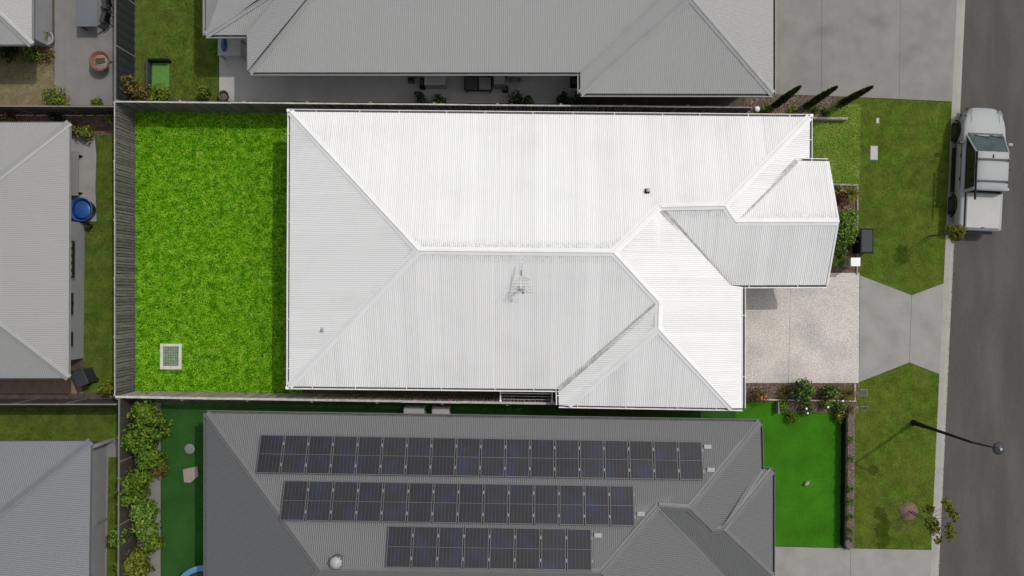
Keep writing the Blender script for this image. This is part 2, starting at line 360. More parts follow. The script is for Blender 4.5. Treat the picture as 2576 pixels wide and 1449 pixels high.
LO = leafmat('bronze_leaf', [(0.0, (0.045, 0.04, 0.012)), (0.5, (0.14, 0.115, 0.03)), (1.0, (0.30, 0.24, 0.07))], .3)
LD = leafmat('dim_green_leaf', [(0.0, (0.03, 0.055, 0.008)), (0.5, (0.115, 0.19, 0.022)), (0.93, (0.22, 0.27, 0.03)), (1.0, (0.36, 0.27, 0.02))], .3, .2, .9)
LV = leafmat('vine_leaf', [(0.0, (0.03, 0.06, 0.008)), (0.5, (0.105, 0.20, 0.02)), (0.9, (0.19, 0.29, 0.03)), (1.0, (0.27, 0.30, 0.03))], .3, .10, .9)
LK = leafmat('dark_conifer_leaf', [(0.0, (0.02, 0.032, 0.008)), (1.0, (0.11, 0.15, 0.035))], .3)
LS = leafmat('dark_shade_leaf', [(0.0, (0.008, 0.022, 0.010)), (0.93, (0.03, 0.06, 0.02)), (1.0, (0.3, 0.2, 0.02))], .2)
LS2 = leafmat('sapling_leaf', [(0.0, (0.06, 0.075, 0.008)), (1.0, (0.20, 0.20, 0.025))], .35)
CHIP = leafmat('bark_chips', [(0.0, (0.05, 0.035, 0.03)), (0.5, (0.19, 0.125, 0.10)), (1.0, (0.42, 0.32, 0.26))], .05)
CHIP2 = leafmat('dim_bark_chips', [(0.0, (0.09, 0.065, 0.05)), (0.5, (0.20, 0.145, 0.115)), (1.0, (0.32, 0.25, 0.2))], .05)

# ---------------------------------------------------------------- the ground, road, lots
def sheet(name, poly, z0, z1, m):
    return MB().prism(poly, z0, z1).build(name, m, kind='structure')
MB().prism([(-300, -300), (300, -300), (300, 300), (-300, 300)], -.5, -.16).build('ground', M['soil'], kind='structure')
kt, kb = P(2431, 0), P(2364, 1449)
kd = (kt - kb).normalized(); kn = Vector((kd.y, -kd.x, 0))    # along the street, towards the road
KANG = math.atan2(kd.y, kd.x) - math.pi / 2
def KP(t, n): q = kb + kd * t + kn * n; return (q.x, q.y)      # point t metres along the kerb, n metres towards the road
sheet('road', [KP(-120, 0.0), KP(145, 0.0), KP(145, 9), KP(-120, 9)], -.3, -.10, M['asphalt'])
sheet('soil', [(-150, -120), KP(-118, -.42), KP(143, -.42), (-150, 125)], -.4, -.012, M['soil'])
kc = MB().sweep([(-.42, -.2), (-.42, .0), (-.18, .0), (-.10, -.015), (-.02, -.075), (.0, -.09), (.0, -.2)], Vector((*KP(-118, 0), 0)), Vector((*KP(143, 0), 0)))
kc.build('kerb', M['kerb'], kind='structure')

def slabs(name, polys, z, m, gap=0.012):
    """a paved area: joint filler below, one child per slab"""
    base = MB()
    for p in polys: base.prism(p, -.1, z - .012)
    b = base.build(name, M['joint'], kind='structure')
    for p in polys:
        c = Vector((sum(q[0] for q in p) / len(p), sum(q[1] for q in p) / len(p)))
        ins = []
        n = len(p)
        for i in range(n):
            q = Vector(p[i]); d = (c - q); ins.append(tuple(q + d.normalized() * gap))
        MB().prism(ins, z - .08, z).build('slab', m, b)
    return b

# paved areas
def xy(*pts): return XY(pts)
JX = 1986
slabs('driveway', [xy((1840, 700), (JX + 3, 700), (JX - 3, 964), (1840, 964)), xy((JX + 3, 686), (2162, 686), (2160, 964), (JX - 3, 964))], .03, M['agg'])
slabs('crossover', [xy((2163, 692), (2293, 742), (2287, 912), (2160, 962)), xy((2293, 742), (2373.5, 712), (2363.5, 942), (2287, 912))], .022, M['conc2'])
slabs('neighbour_driveway', [xy((1890, -160), (2067, -160), (2066, 241), (1890, 236)), xy((2067, -160), (2266, -160), (2262, 250), (2066, 241)), xy((2266, -160), (2413, -160), (2394.5, 256), (2262, 250))], .022, M['conc'])
slabs('corner_driveway', [xy((1900, 1373), (2140, 1379), (2138, 1620), (1900, 1620)), xy((2140, 1379), (2342.5, 1383), (2331.5, 1620), (2138, 1620))], .022, M['conc2'])
slabs('back_patio', [xy((138, -120), (165, -120), (165, 266), (138, 266)), xy((165, -120), (292, -120), (292, 266), (165, 266))], .02, M['conc3'])
sheet('side_path', xy((552, 80), (650, 80), (650, 175), (1470, 175), (1470, 262), (552, 254)), -.1, .02, M['conc4'])
sheet('patio_pad', xy((100, 338), (238, 342), (243, 392), (240, 470), (243, 557), (100, 560)), -.1, .02, M['conc2'])
sheet('brown_path', xy((-60, 948), (205, 952), (208, 990), (-60, 990)), -.1, .012, M['brownpave'])
sheet('rear_path', xy((268, 1108), (299, 1108), (299, 1150), (268, 1150)), -.1, .015, M['conc3'])
sheet('edge_path', xy((262, 1150), (273, 1150), (266, 1600), (255, 1600)), -.1, .015, M['conc3'])
sheet('dark_gap_floor', xy((200, 1108), (270, 1112), (262, 1600), (190, 1600)), -.1, .01, M['charcoal'])  # near-black floor strip beside the south western house
sheet('bed_paving', xy((352, 1015), (404, 1015), (404, 1600), (352, 1600)), -.1, .006, M['conc3'])
sheet('north_passage', xy((700, 262), (1900, 270), (1900, 300), (700, 300)), -.1, -.002, M['soil'])
sheet('south_passage', xy((722, 960), (1410, 970), (1410, 1024), (722, 1005)), -.1, -.002, M['soil'])
# lawns
BL = xy((333, 274), (760, 280), (760, 988), (330, 984))
sheet('back_lawn', BL, -.1, -.004, M['lawnbase'])
FL = xy((2030, 299), (2085, 284), (2096, 262), (2166, 262), (2162, 464), (2030, 464))
sheet('front_lawn', FL, -.1, .0, M['lawnbase2'])
VN = xy((2112, 243), (2394.5, 256), (2373, 712), (2293, 742), (2160, 690), (2163, 262), (2104, 262))
sheet('north_verge', VN, -.1, -.002, M['lawnbase2'])
VS = xy((2158, 963), (2287, 912), (2363, 942), (2342.5, 1383), (2150, 1379), (2150, 1040))
sheet('south_verge', VS, -.1, -.002, M['lawnbase2'])
NL = xy((342, -100), (550, -100), (550, 250), (342, 246))
sheet('north_neighbour_lawn', NL, -.1, -.002, M['lawnbase2'])
LL = xy((243, 318), (288, 318), (288, 988), (208, 988), (214, 560), (243, 557))
sheet('west_neighbour_lawn', LL, -.1, -.002, M['lawnbase2'])
L3 = xy((-60, 1024), (297, 1024), (297, 1112), (-60, 1114))
sheet('southwest_neighbour_lawn', L3, -.1, -.002, M['lawnbase2'])
L4 = xy((273, 1150), (298, 1150), (294, 1600), (266, 1600))
sheet('green_strip', L4, -.1, -.002, M['lawnbase2'])
L5 = xy((-60, 150), (137, 150), (137, 200), (-60, 200))
DRY = xy((-60, 200), (137, 200), (137, 266), (-60, 266))
sheet('dry_yard', xy((-60, 150), (137, 150), (137, 266), (-60, 266)), -.1, -.002, M['dry'])
T1 = xy((1850, 1008), (1956, 1010), (1957, 1037), (2126, 1041), (2124, 1377), (1900, 1372), (1900, 1075), (1850, 1075))
sheet('bright_turf', T1, -.1, .005, M['turf'])
T2 = xy((404, 1016), (560, 1012), (1849, 1026), (1849, 1075), (560, 1075), (560, 1600), (404, 1600))
sheet('dark_turf', T2, -.1, .004, M['dturf'])
# garden beds
B1 = xy((2040, 466), (2156, 468), (2156, 686), (2040, 686)); sheet('front_bed', B1, -.1, .01, M['mulch'])
B2 = xy((1840, 965), (2160, 965), (2158, 1040), (1957, 1036), (1957, 1009), (1840, 1007)); sheet('side_bed', B2, -.1, .008, M['mulch'])
B3 = xy((1870, 234), (2112, 243), (2092, 262), (2080, 296), (1870, 292)); sheet('corner_bed', B3, -.1, .008, M['mulch'])
B4 = xy((2133, 1040), (2150, 1040), (2148, 1378), (2131, 1378)); sheet('pebble_strip', B4, -.1, .01, M['pebble'])
B5 = xy((318, 1015), (352, 1015), (352, 1600), (318, 1600)); sheet('vine_bed', B5, -.1, .0, M['mulch'])
B6 = xy((-60, 272), (285, 272), (285, 340), (175, 340), (175, 308), (-60, 308)); sheet('shade_bed', B6, -.1, .002, M['mulch'])
B7 = xy((-60, 112), (137, 112), (137, 150), (-60, 150)); sheet('planted_bed', B7, -.1, .004, M['mulch'])

# grass blades
grass('lawn_grass', BL, 0, 1700, .12, .021, G1, 'bright green lawn grass in the fenced back yard', spread=.34, lean=(.65, 1.38))
e = xy((331, 274), (341, 274), (338, 986), (328, 986)); grass('edge_grass', e, 0, 900, .16, .02, G1, 'longer lawn grass along the foot of the back fence', base=.6)
grass('front_grass', FL, 0, 1300, .07, .02, G2, 'front lawn grass beside the white house', lean=(.75, 1.4))
grass('verge_grass', VN, 0, 700, .06, .022, G3, 'verge grass between the white house and the street')
grass('south_verge_grass', VS, 0, 700, .06, .022, G3, 'verge grass south of the driveway')
grass('neighbour_grass', NL, 0, 600, .06, .022, G4, 'dull lawn grass behind the northern neighbour')
grass('strip_grass', LL, 0, 600, .06, .022, G4, 'worn lawn strip beside the western neighbour')
grass('small_lawn_grass', L3, 0, 600, .06, .022, G4, 'patchy lawn of the south western neighbour')
grass('narrow_grass', L4, 0, 600, .06, .022, G4, 'narrow grass strip beside the vine covered fence', base=.35)
grass('shadow_band_grass', L5, 0, 260, .07, .022, G4, 'sparse grass by the north western bed', base=.2)  # darker blade tint paints the shadow band beside the bed
grass('dry_grass', DRY, 0, 160, .06, .02, G4, 'thin dry grass on the north western yard', base=.9)
pp = [(P(2268, 1300).x + math.cos(a) * (.9 + .25 * math.sin(3 * a)), P(2268, 1300).y + math.sin(a) * (.9 + .2 * math.cos(2 * a))) for a in [k * .35 for k in range(18)]]
grass('dead_grass', pp, .004, 420, .06, .024, leafmat('dead_grass_blades', [(0.0, (0.13, 0.095, 0.045)), (1.0, (0.30, 0.235, 0.12))], .2), 'worn straw coloured patch round the sapling on the southern verge')
grass('bright_turf_grass', T1, 0, 900, .035, .02, G5, 'bright synthetic turf in the southern front yard')
grass('dark_turf_grass', T2, 0, 500, .035, .022, G6, 'dark synthetic turf round the southern house')

def chips(name, poly, z, n, size, m, label):
    p, _ = scatter(poly, n); k = len(p)
    c = np.column_stack([p, z + rng.random(k) * .025])
    t = rng.normal(0, 1, (k, 3)); t[:, 2] *= .35; t /= np.linalg.norm(t, axis=1)[:, None]
    b = np.cross(t, np.array([0, 0, 1.0]) + rng.normal(0, .35, (k, 3))); b /= np.linalg.norm(b, axis=1)[:, None]
    s = (size * rng.uniform(.5, 1.3, k))[:, None]
    V = np.stack([c - t * s, c + b * s * .4, c + t * s, c - b * s * .4], 1).reshape(-1, 3)
    o = npmesh(name, V, 4, m, tintr(k, .5, .28), kind='stuff'); o['label'] = label
chips('bark_chips', B1, .012, 7000, .04, CHIP, 'bark chips in the front garden bed')
chips('side_bark_chips', B2, .012, 9000, .04, CHIP, 'bark chips in the bed south of the driveway')
chips('corner_bark_chips', B3, .012, 6500, .04, CHIP, 'bark chips and stones under the conifers')
gd = [KP(-6, -.10), KP(20, -.10), KP(20, .05), KP(-6, .05)]
gp, _ = scatter(gd, 900); gz = np.where((gp - np.array([kb.x, kb.y])) @ np.array([kn.x, kn.y]) > -.01, -.095, -.03)
gv = blades(gp, 0.0, .05, .03, (1.2, 1.5)); gv[:, 2] += np.repeat(gz, 3); npmesh('gutter_litter', gv, 3, CHIP2, tintr(len(gp), .35, .3), kind='stuff')['label'] = 'dry leaf litter along the street kerb'
chips('pebbles', B4, .014, 3000, .03, CHIP2, 'small stones in the strip along the low black fence')

# ---------------------------------------------------------------- corrugated roofs
PITCH = 0.0762
def roof_face(verts, along, parent, m, name='roof_sheet', sheets=True, pk=.36, lift=0.0, width=0.762, grime=1.0, amp=0.0085):
    """corrugated sheets on a plane fitted to a polygon of 3D points; 'along' is the horizontal eave direction"""
    e = Vector(along).normalized(); up = Vector((-e.y, e.x))
    st = np.array([(v.x * e.x + v.y * e.y, v.x * up.x + v.y * up.y, v.z) for v in verts])
    A = np.column_stack([st[:, 0], st[:, 1], np.ones(len(st))]); co = np.linalg.lstsq(A, st[:, 2], rcond=None)[0]
    if co[1] < 0: up = -up; st[:, 1] *= -1; co[1] *= -1
    s0, s1 = st[:, 0].min(), st[:, 0].max()
    def span(s):
        ts = []
        for i in range(len(st)):
            a, b = st[i], st[(i + 1) % len(st)]
            if abs(a[0] - b[0]) < 1e-9: continue
            f = (s - a[0]) / (b[0] - a[0])
            if -1e-9 <= f <= 1 + 1e-9: ts.append(a[1] + f * (b[1] - a[1]))
        return (min(ts), max(ts)) if ts else None
    n = max(1, math.ceil((s1 - s0) / width)) if sheets else 1
    step = PITCH / 6
    strk = np.clip(rng.normal(1, .22, 997) + .22 * np.sin(np.arange(997) * .31) , .3, 1.8); out = []; ztop = max(v.z for v in verts)
    for i in range(n):
        a = s0 + (i * width if sheets else 0); b = min(s1, a + width + PITCH * .35) if sheets else s1
        if b - a < .02: continue
        ss = list(np.arange(a, b, step)) + [b]
        V = []; gr = []; pn = []; rows = 5
        for s in ss:
            sp = span(min(max(s, s0 + 1e-4), s1 - 1e-4)); lo, hi = sp; L = hi - lo
            for t, g in ((lo, 0), (lo + L * .5, 0), (max(hi - .50, lo + L * .6), 0), (max(hi - .27, lo + L * .8), .5), (hi, 1)):
                z = co[0] * s + co[1] * t + co[2] + amp * math.cos(2 * math.pi * (s - s0) / PITCH) + lift + (.0025 if i % 2 else 0)
                pan = max(0.0, -math.cos(2 * math.pi * (s - s0) / PITCH) - .3) / .7  # troughs darkened in the colour for dirt and for shade between crests
                V.append((e.x * s + up.x * t, e.y * s + up.y * t, z)); near = 1.0 if co[0] * s + co[1] * hi + co[2] > ztop - .12 else .12
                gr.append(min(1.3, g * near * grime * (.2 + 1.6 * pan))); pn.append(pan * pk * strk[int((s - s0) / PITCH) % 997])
        Fc = []
        flip = (e.x * up.y - e.y * up.x) < 0
        for q in range(len(ss) - 1):
            for r in range(rows - 1):
                o = q * rows + r; f = (o, o + rows, o + rows + 1, o + 1); Fc.append(f[::-1] if flip else f)
        off = WL[parent.name]
        me = bpy.data.meshes.new(name); me.from_pydata([tuple(Vector(v) - off) for v in V], [], Fc)
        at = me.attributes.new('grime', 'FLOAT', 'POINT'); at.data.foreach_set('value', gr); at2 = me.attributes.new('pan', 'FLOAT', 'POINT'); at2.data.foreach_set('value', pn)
        me.polygons.foreach_set('use_smooth', [True] * len(Fc)); me.materials.append(m)
        out.append(link(name, me, parent, wl=off))
    return out

def cap(p, q, parent, m, drop=0.29, wd=0.15, name='ridge_cap', ends=0.0):
    p, q = Vector(p), Vector(q); d = (q - p).normalized(); p, q = p - d * ends, q + d * ends
    top = [(-wd, -wd * drop + .022), (-.045, -.045 * drop + .026), (-.03, .036), (-.012, .050), (.012, .050), (.03, .036), (.045, -.045 * drop + .026), (wd, -wd * drop + .022)]
    pr = top + [(wd, -wd * drop - .004), (0, -.004), (-wd, -wd * drop - .004)]
    return MB().sweep(pr, p, q).build(name, m, parent)

def valley(p, q, parent, m, drop=0.26, wd=0.10):
    p, q = Vector(p), Vector(q)
    pr = [(-wd, wd * drop + .012), (-.03, .03 * drop + .012), (0, .004), (.03, .03 * drop + .012), (wd, wd * drop + .012), (wd, wd * drop - .01), (0, -.02), (-wd, wd * drop - .01)]
    return MB().sweep(pr, p, q).build('valley_flashing', m, parent)

def gutter(p, q, parent, mg, mi, drop=.02, brackets=1.7, wd=.115):
    """open gutter hung outside an eave; the outside is to the right of p->q"""
    p, q = Vector(p) + Vector((0, 0, -drop)), Vector(q) + Vector((0, 0, -drop))
    pr = [(-.035, -.0), (-.035, -.10), (wd, -.10), (wd, .01), (wd - .022, .01), (wd - .022, -.004), (wd - .008, -.004), (wd - .008, -.088), (-.028, -.088), (-.028, .0)]
    g = MB().sweep(pr, p, q)
    d = (q - p); nn = Vector((d.y, -d.x, 0)).normalized(); L = d.length; d = d.normalized()
    o = g.build('gutter', mg, parent)
    sl = MB(); a, b = p + nn * (-.02) + Vector((0, 0, -.075)), q + nn * (-.02) + Vector((0, 0, -.075))
    sl.add([a, b, b + nn * (wd - .02), a + nn * (wd - .02)], [(0, 3, 2, 1)]); sl.build('gutter_shade_strip', mi, o)  # dark strip in the trough stands in for its shade
    if brackets:
        n = max(1, int(L / brackets))
        for i in range(n):
            t = L * (i + .5 + random.uniform(-.12, .12)) / n; c = p + d * t + nn * (wd / 2 - .02) + Vector((0, 0, .014))
            MB().box(c, (.026, wd + .03, .006), math.atan2(d.y, d.x)).build('gutter_bracket', mg, o)
    return o

def deck(faces, parent, m, name='roof', dz=-.035):
    mb = MB()
    for f in faces: mb.add([v + Vector((0, 0, dz)) for v in f], [tuple(range(len(f)))])
    return mb.build(name, m, parent)

ZE = 2.6
EX, EY = (1, 0), (0, 1)
# --- the white house in the middle
A, B_, C, D, E_ = P(730, 281, ZE), P(727, 972, ZE), P(1053, 630, 4.9), P(1543, 635, 4.9), P(2037, 294, ZE)
Gp, Hp, I_, J_ = P(1658, 520, 4.14), P(1823, 517, 4.14), P(1850, 558, 3.8), P(2109, 558, 3.8)
K_, L_, Me, Nn = P(2004, 404, 2.84), P(2083, 406, 2.72), P(2081, 717, ZE), P(1836, 718, ZE)
E1 = P(2037, 402, ZE)
P1, P2, P2h = P(1869, 722, ZE), P(1869, 1027, ZE), P(1842, 1027, 2.66)
R_, Q_ = P(1658, 760, 4.12), P(1656, 827, 4.12)
S1, S2a, S2b = P(1405, 979, ZE), P(1406, 1019, ZE), P(1429, 1020, 2.64)
house = thing('white_house', 'single storey house with bright white corrugated roof filling the middle of the fenced lot', 'house', P(1300, 650, 0))
faces = {
    'n': ([A, E_, Hp, Gp, D, C], EX), 'w': ([A, C, B_], EY), 's': ([B_, S1, R_, D, C], EX), 'w2': ([S1, S2a, S2b, Q_, R_], EY),
    's3': ([S2b, P2h, Q_], EX), 'e2': ([D, Gp, Nn, P1, P2, P2h, Q_, R_], EY), 's2': ([Gp, Hp, I_, J_, Me, Nn], EX),
    'e': ([Hp, E_, E1, K_, I_], EY), 'gn': ([I_, J_, L_, K_], EX)}
rf = deck([f for f, a in faces.values()], house, M['cap'])
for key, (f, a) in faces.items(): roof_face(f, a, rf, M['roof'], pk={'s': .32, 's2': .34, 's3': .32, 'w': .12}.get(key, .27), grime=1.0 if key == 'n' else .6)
cm = M['cap']
cap(C, D, rf, cm, .41); cap(Gp, Hp, rf, cm, .41); cap(I_, J_, rf, cm, .41, ends=.02); cap(R_, Q_, rf, cm, .41)
for a, b in ((C, A), (C, B_), (D, Gp), (D, R_), (Hp, E_), (Hp, I_), (Q_, P2h), (Q_, S2b)): cap(a, b, rf, cm, .29, .15)
for a, b in ((Gp, Nn), (R_, S1), (I_, K_)): valley(a, b, rf, M['valley'])
for a, b in ((J_, L_), (J_, Me)):        # barge boards of the front gable
    MB().sweep([(-.03, -.16), (-.03, .03), (.04, .03), (.04, -.16)], a, b).build('barge_board', M['cap'], house)
for a, b in ((E_, A), (A, B_), (B_, S1), (S1, S2a), (S2a, P2), (P2, P1), (E1, E_), (L_, K_)):
    gutter(a, b, house, M['gutter'], M['gutin'])
gutter(Nn, Me, house, M['gutter'], M['gutin'])
MB().box((A.x - .075, A.y + .06, ZE - .045), (.13, .11, .10)).build('gutter_corner', M['gutter'], house)
MB().box((B_.x - .075, B_.y - .06, ZE - .045), (.13, .11, .10)).build('gutter_corner', M['gutter'], house)
MB().box((E_.x + .075, E_.y + .06, ZE - .045), (.13, .11, .10)).build('gutter_corner', M['gutter'], house)
def inset(pts, c, d):
    return [(p.x + math.copysign(d, c[0] - p.x), p.y + math.copysign(d, c[1] - p.y)) for p in pts]
w_ = .5
wl = [(A.x + w_, A.y - w_), (E_.x - w_, E_.y - w_), (E1.x - w_, L_.y - w_), (L_.x - .45, L_.y - w_), (Me.x - .45, Me.y + w_), (P1.x - w_, P1.y + w_),
      (P2.x - w_, P2.y + .25), (S2a.x + .3, S2a.y + .25), (S1.x + .3, S1.y + w_), (B_.x + w_, B_.y + w_)]
MB().prism(wl, -.1, 2.5).build('wall', M['render'], house)
gx = L_.x - .45
MB().add([(gx - .02, L_.y - .5, 2.5), (gx - .02, Me.y + .5, 2.5), (gx - .02, (J_.y), 3.55), (gx - .2, L_.y - .5, 2.5), (gx - .2, Me.y + .5, 2.5), (gx - .2, J_.y, 3.55)],
         [(0, 1, 2), (5, 4, 3), (0, 3, 4, 1), (1, 4, 5, 2), (2, 5, 3, 0)]).build('gable_wall', M['render'], house)
MB().box((P1.x - w_ + .02, (P1.y + P2.y) / 2, 1.05), (.05, 4.0, 2.1)).build('garage_door', M['dullwhite'], house)

# things on the white roof
def onroof(px, py, plane, lift=0.0):
    """point where the pixel's ray meets a roof plane given by three points"""
    a, b, c = plane; n = (b - a).cross(c - a).normalized(); o = Vector((0, 0, H)); d = (P(px, py, 0) - o)
    t = (a + Vector((0, 0, lift)) - o).dot(n) / d.dot(n); return o + d * t
v = onroof(1628, 481, (A, E_, C))
t = thing('flue', 'small round flue on a black square flashing near the eastern ridge bend', 'flue', v)
MB().bbox(v + Vector((0, 0, .03)), (.19, .19, .06), .02).build('flashing', M['black'], t)
MB().lathe(v + Vector((.01, .02, 0)), [(.05, 0), (.05, .16), (.075, .17), (.075, .2), (.02, .23), (0, .23)], 14).build('pipe', M['steel'], t, True)
v = onroof(812, 830, (A, B_, C))
t = thing('vent_pipe', 'tiny capped vent pipe alone on the western white roof slope', 'vent', v)
MB().lathe(v, [(.035, 0), (.035, .10), (.05, .11), (.05, .14), (0, .16)], 12).build('pipe', M['steel'], t, True)
MB().lathe(v, [(.09, .0), (.07, .025), (.036, .035)], 12).build('collar', M['valley'], t, True)

# television antenna
b = onroof(1311, 727, (B_, S1, D)); zt = b.z + .78
t = thing('antenna', 'rooftop television antenna with a long boom and many thin rods', 'antenna', b)
MB().tube(b, b + Vector((0, 0, .82)), .018).box(b + Vector((0, 0, .02)), (.14, .14, .03)).build('mast', M['steel'], t)
MB().tube(b + Vector((.0, .02, .5)), b + Vector((.04, .32, .16)), .008).tube(b + Vector((0, 0, .5)), b + Vector((.25, -.1, -.02)), .008).build('brace', M['steel'], t)
bn = Vector((b.x, b.y + .98, zt + .05)); bs = Vector((b.x, b.y, zt))
MB().box((bn + bs) / 2, (.024, .98, .024)).build('boom', M['white'], t)
for i in range(14):
    f = i / 13; y = b.y + .94 - .60 * f; hw = .07 + .012 * f
    if i > 9: hw = .10 + .06 * (i - 9)
    MB().tube((b.x - hw * (1 if i < 10 else .35), y, zt + .055), (b.x + hw, y, zt + .055), .0055, n=5).build('rod', M['rod'], t)
for i in range(5):
    y = b.y + .30 - .11 * i; hw = .28 + .05 * i
    MB().tube((b.x - hw, y, zt + .03), (b.x + hw, y, zt + .03), .0055, n=5).build('rod', M['rod'], t)
MB().bbox((b.x, b.y + .60, zt + .07), (.034, .22, .05), .01).build('dipole_box', M['black'], t)
for s in (-1, 1):
    mb = MB().box((b.x + s * .085, b.y + .09, zt - .06), (.11, .012, .02)).box((b.x + s * .085, b.y - .05, zt + .1), (.12, .02, .02))
    for k in range(5): mb.tube((b.x + s * (.035 + .025 * k), b.y + .1, zt - .14), (b.x + s * (.035 + .025 * k), b.y - .05, zt + .12), .004, n=5)
    mb.build('reflector', M['rod'], t)
MB().bbox((b.x + .075, b.y - .14, zt - .1), (.06, .09, .1), .01).build('junction_box', M['black'], t)

# ---------------------------------------------------------------- neighbouring houses
def simple_house(name, label, faces, caps, valleys, gut, wall, mr, mc, mw, loc):
    h = thing(name, label, 'house', loc)
    r = deck([f for f, a in faces], h, mc)
    for f, a in faces: roof_face(f, a, r, mr, name='roof_slope', sheets=False, grime=.3, pk=.15, amp=.0075)
    for a, b, dr in caps: cap(a, b, r, mc, dr, .15)
    for a, b in valleys: valley(a, b, r, mc)
    for a, b in gut: gutter(a, b, h, mc, M['gutin'], brackets=0)
    for w in wall: MB().prism(w, -.1, 2.5).build('wall', mw, h)
    return h
# northern neighbour
a0, a1, a2, a3, a4 = P(517, 88, ZE), P(627, 88, ZE), P(627, 182, ZE), P(1460, 182, ZE), P(1460, 235, ZE)
a5 = P(1945, 236, ZE); c_ = P(1735, -8, 4.1); m_ = P(1735, -80, 4.12)
rw, re = P(958, -228, 4.9), P(1612, -228, 4.9)
nw, ne = P(627, -640, ZE), P(1945, -640, ZE); wt = P(640, -250, ZE + 1.75); a0n = P(517, -250, ZE)
vt = P(740, -55, 3.55)
hn = simple_house('pale_roof_house', 'large house with pale grey roof along the top edge of the photo', [
    ([a2, a3, m_, re, rw], EX), ([a3, a4, c_, m_], EY), ([a4, a5, c_], EX), ([a5, ne, re, m_, c_], EY), ([a0, a1, vt], EX), ([a0, vt, wt, a0n], EY),
    ([a1, a2, rw, nw, wt, vt], EY), ([nw, ne, re, rw], EX)],
    [(rw, a2, .29), (rw, re, .41), (re, m_, .29), (m_, c_, .41), (c_, a4, .29), (c_, a5, .29), (vt, a0, .29)], [(a3, m_), (a1, vt)],
    [(a0n, a0), (a0, a1), (a1, a2), (a2, a3), (a3, a4), (a4, a5), (a5, ne)],
    [[(a2.x + .5, a2.y + .5), (a3.x + .5, a3.y + .5), (a4.x + .5, a4.y + .6), (a5.x - .5, a5.y + .6), (ne.x - .5, ne.y - .5), (nw.x + .5, nw.y - .5)]],
    M['nroof'], M['ncap'], M['render'], P(1280, 0, 0))
MB().box((P(640, 85, 1.2).x + .35, a0.y + .35, 1.2), (.12, .12, 2.5)).build('post', M['dullwhite'], hn)
# southern neighbour with the solar panels
n0, n1, r0, r1 = P(519, 1040, ZE), P(1912, 1062, ZE), P(806, 1434, 4.9), P(1513, 1441, 4.9)
g0, g1, i1, i2 = P(1657, 1274, 3.98), P(1735, 1279, 3.98), P(1790, 1334, 3.5), P(1820, 1333, 3.5)
q1, q2, q3 = P(1915, 1180, ZE), P(1943, 1184, ZE), P(1943, 1449, ZE)
vb = P(1832, 1456, 2.68); s0, s1, s2 = P(519, 1850, ZE), P(1845, 1850, ZE), P(1845, 1470, ZE)
r0s, r1s = r0, r1
hs = simple_house('dark_roof_house', 'house with dark grey roof carrying three rows of solar panels', [
    ([n0, n1, g1, g0, r1, r0], EX), ([n0, r0, s0], EY), ([n1, q1, i2, i1, g1], EY), ([g0, g1, i1, i2, q3, vb], EX), ([q2, q3, i2], EY),
    ([q1, q2, i2], EX), ([r1, g0, vb, s2, s1], EY), ([s0, s1, r1, r0], EX)],
    [(r0, r1, .41), (r0, n0, .29), (r0, s0, .29), (r1, g0, .29), (g0, g1, .41), (g1, n1, .29), (g1, i1, .29), (i1, i2, .41), (i2, q2, .29), (i2, q3, .29), (r1, s1, .29)],
    [(g0, vb), (i2, q1)],
    [(n1, n0), (n0, s0), (q1, n1), (q2, q1), (q3, q2)],
    [[(n0.x + .5, n0.y - .5), (n1.x - .5, n1.y - .5), (q1.x - .5, q1.y), (q3.x - 1.5, q3.y), (s1.x - .5, s1.y + .5), (s0.x + .5, s0.y + .5)]],
    M['droof'], M['dcap'], M['greywall'], P(1200, 1400, 0))
# western neighbour
b0, b1, ap = P(174, 308, ZE), P(172, 951, ZE), P(-243, 630, 4.74)
b2, b3, ap2 = P(-700, 308, ZE), P(-700, 951, ZE), P(-760, 630, 4.74)
hw_ = simple_house('west_house', 'pale roofed house left of the back fence with windows in its grey wall', [([b0, b1, ap], EY), ([b2, b0, ap, ap2], EX), ([b3, b1, ap, ap2], EX)],
    [(ap, b0, .29), (ap, b1, .29), (ap, ap2, .41)], [], [(b0, b1), (b0, b2), (b1, b3)][:1] + [(b1, b3), (b2, b0)],
    [[(b0.x - 2.6, b0.y - .6), (b3.x, b0.y - .6), (b3.x, b1.y + .6), (b1.x - .72, b1.y + .6), (b1.x - .72, P(0, 560).y), (b0.x - 2.6, P(0, 560).y)]], M['wroof'], M['wcap'], M['greywall'], P(60, 630, 0))
wx = b1.x - .72
for py, hgt, wid, curt in ((655, 1.1, 1.55, True), (750, .9, .45, False), (775, .9, .5, False), (850, .9, .6, False)):
    y = P(200, py).y
    wdw = MB().box((wx + .02, y, 1.45), (.06, wid + .12, hgt + .12)).build('window', M['wframe'], hw_)
    MB().box((wx + .045, y, 1.45), (.03, wid, hgt)).build('pane', M['glass'], wdw)
    if curt:
        for k in range(5): MB().box((wx + .065, y - wid / 2 + wid * (k + .5) / 5, 1.5), (.03, wid / 5 * .6, hgt * .6)).build('blind', M['curtain'], wdw)
MB().box((wx + .05, P(200, 930).y, 1.2), (.09, .09, 2.5)).build('downpipe', M['charcoal'], hw_)
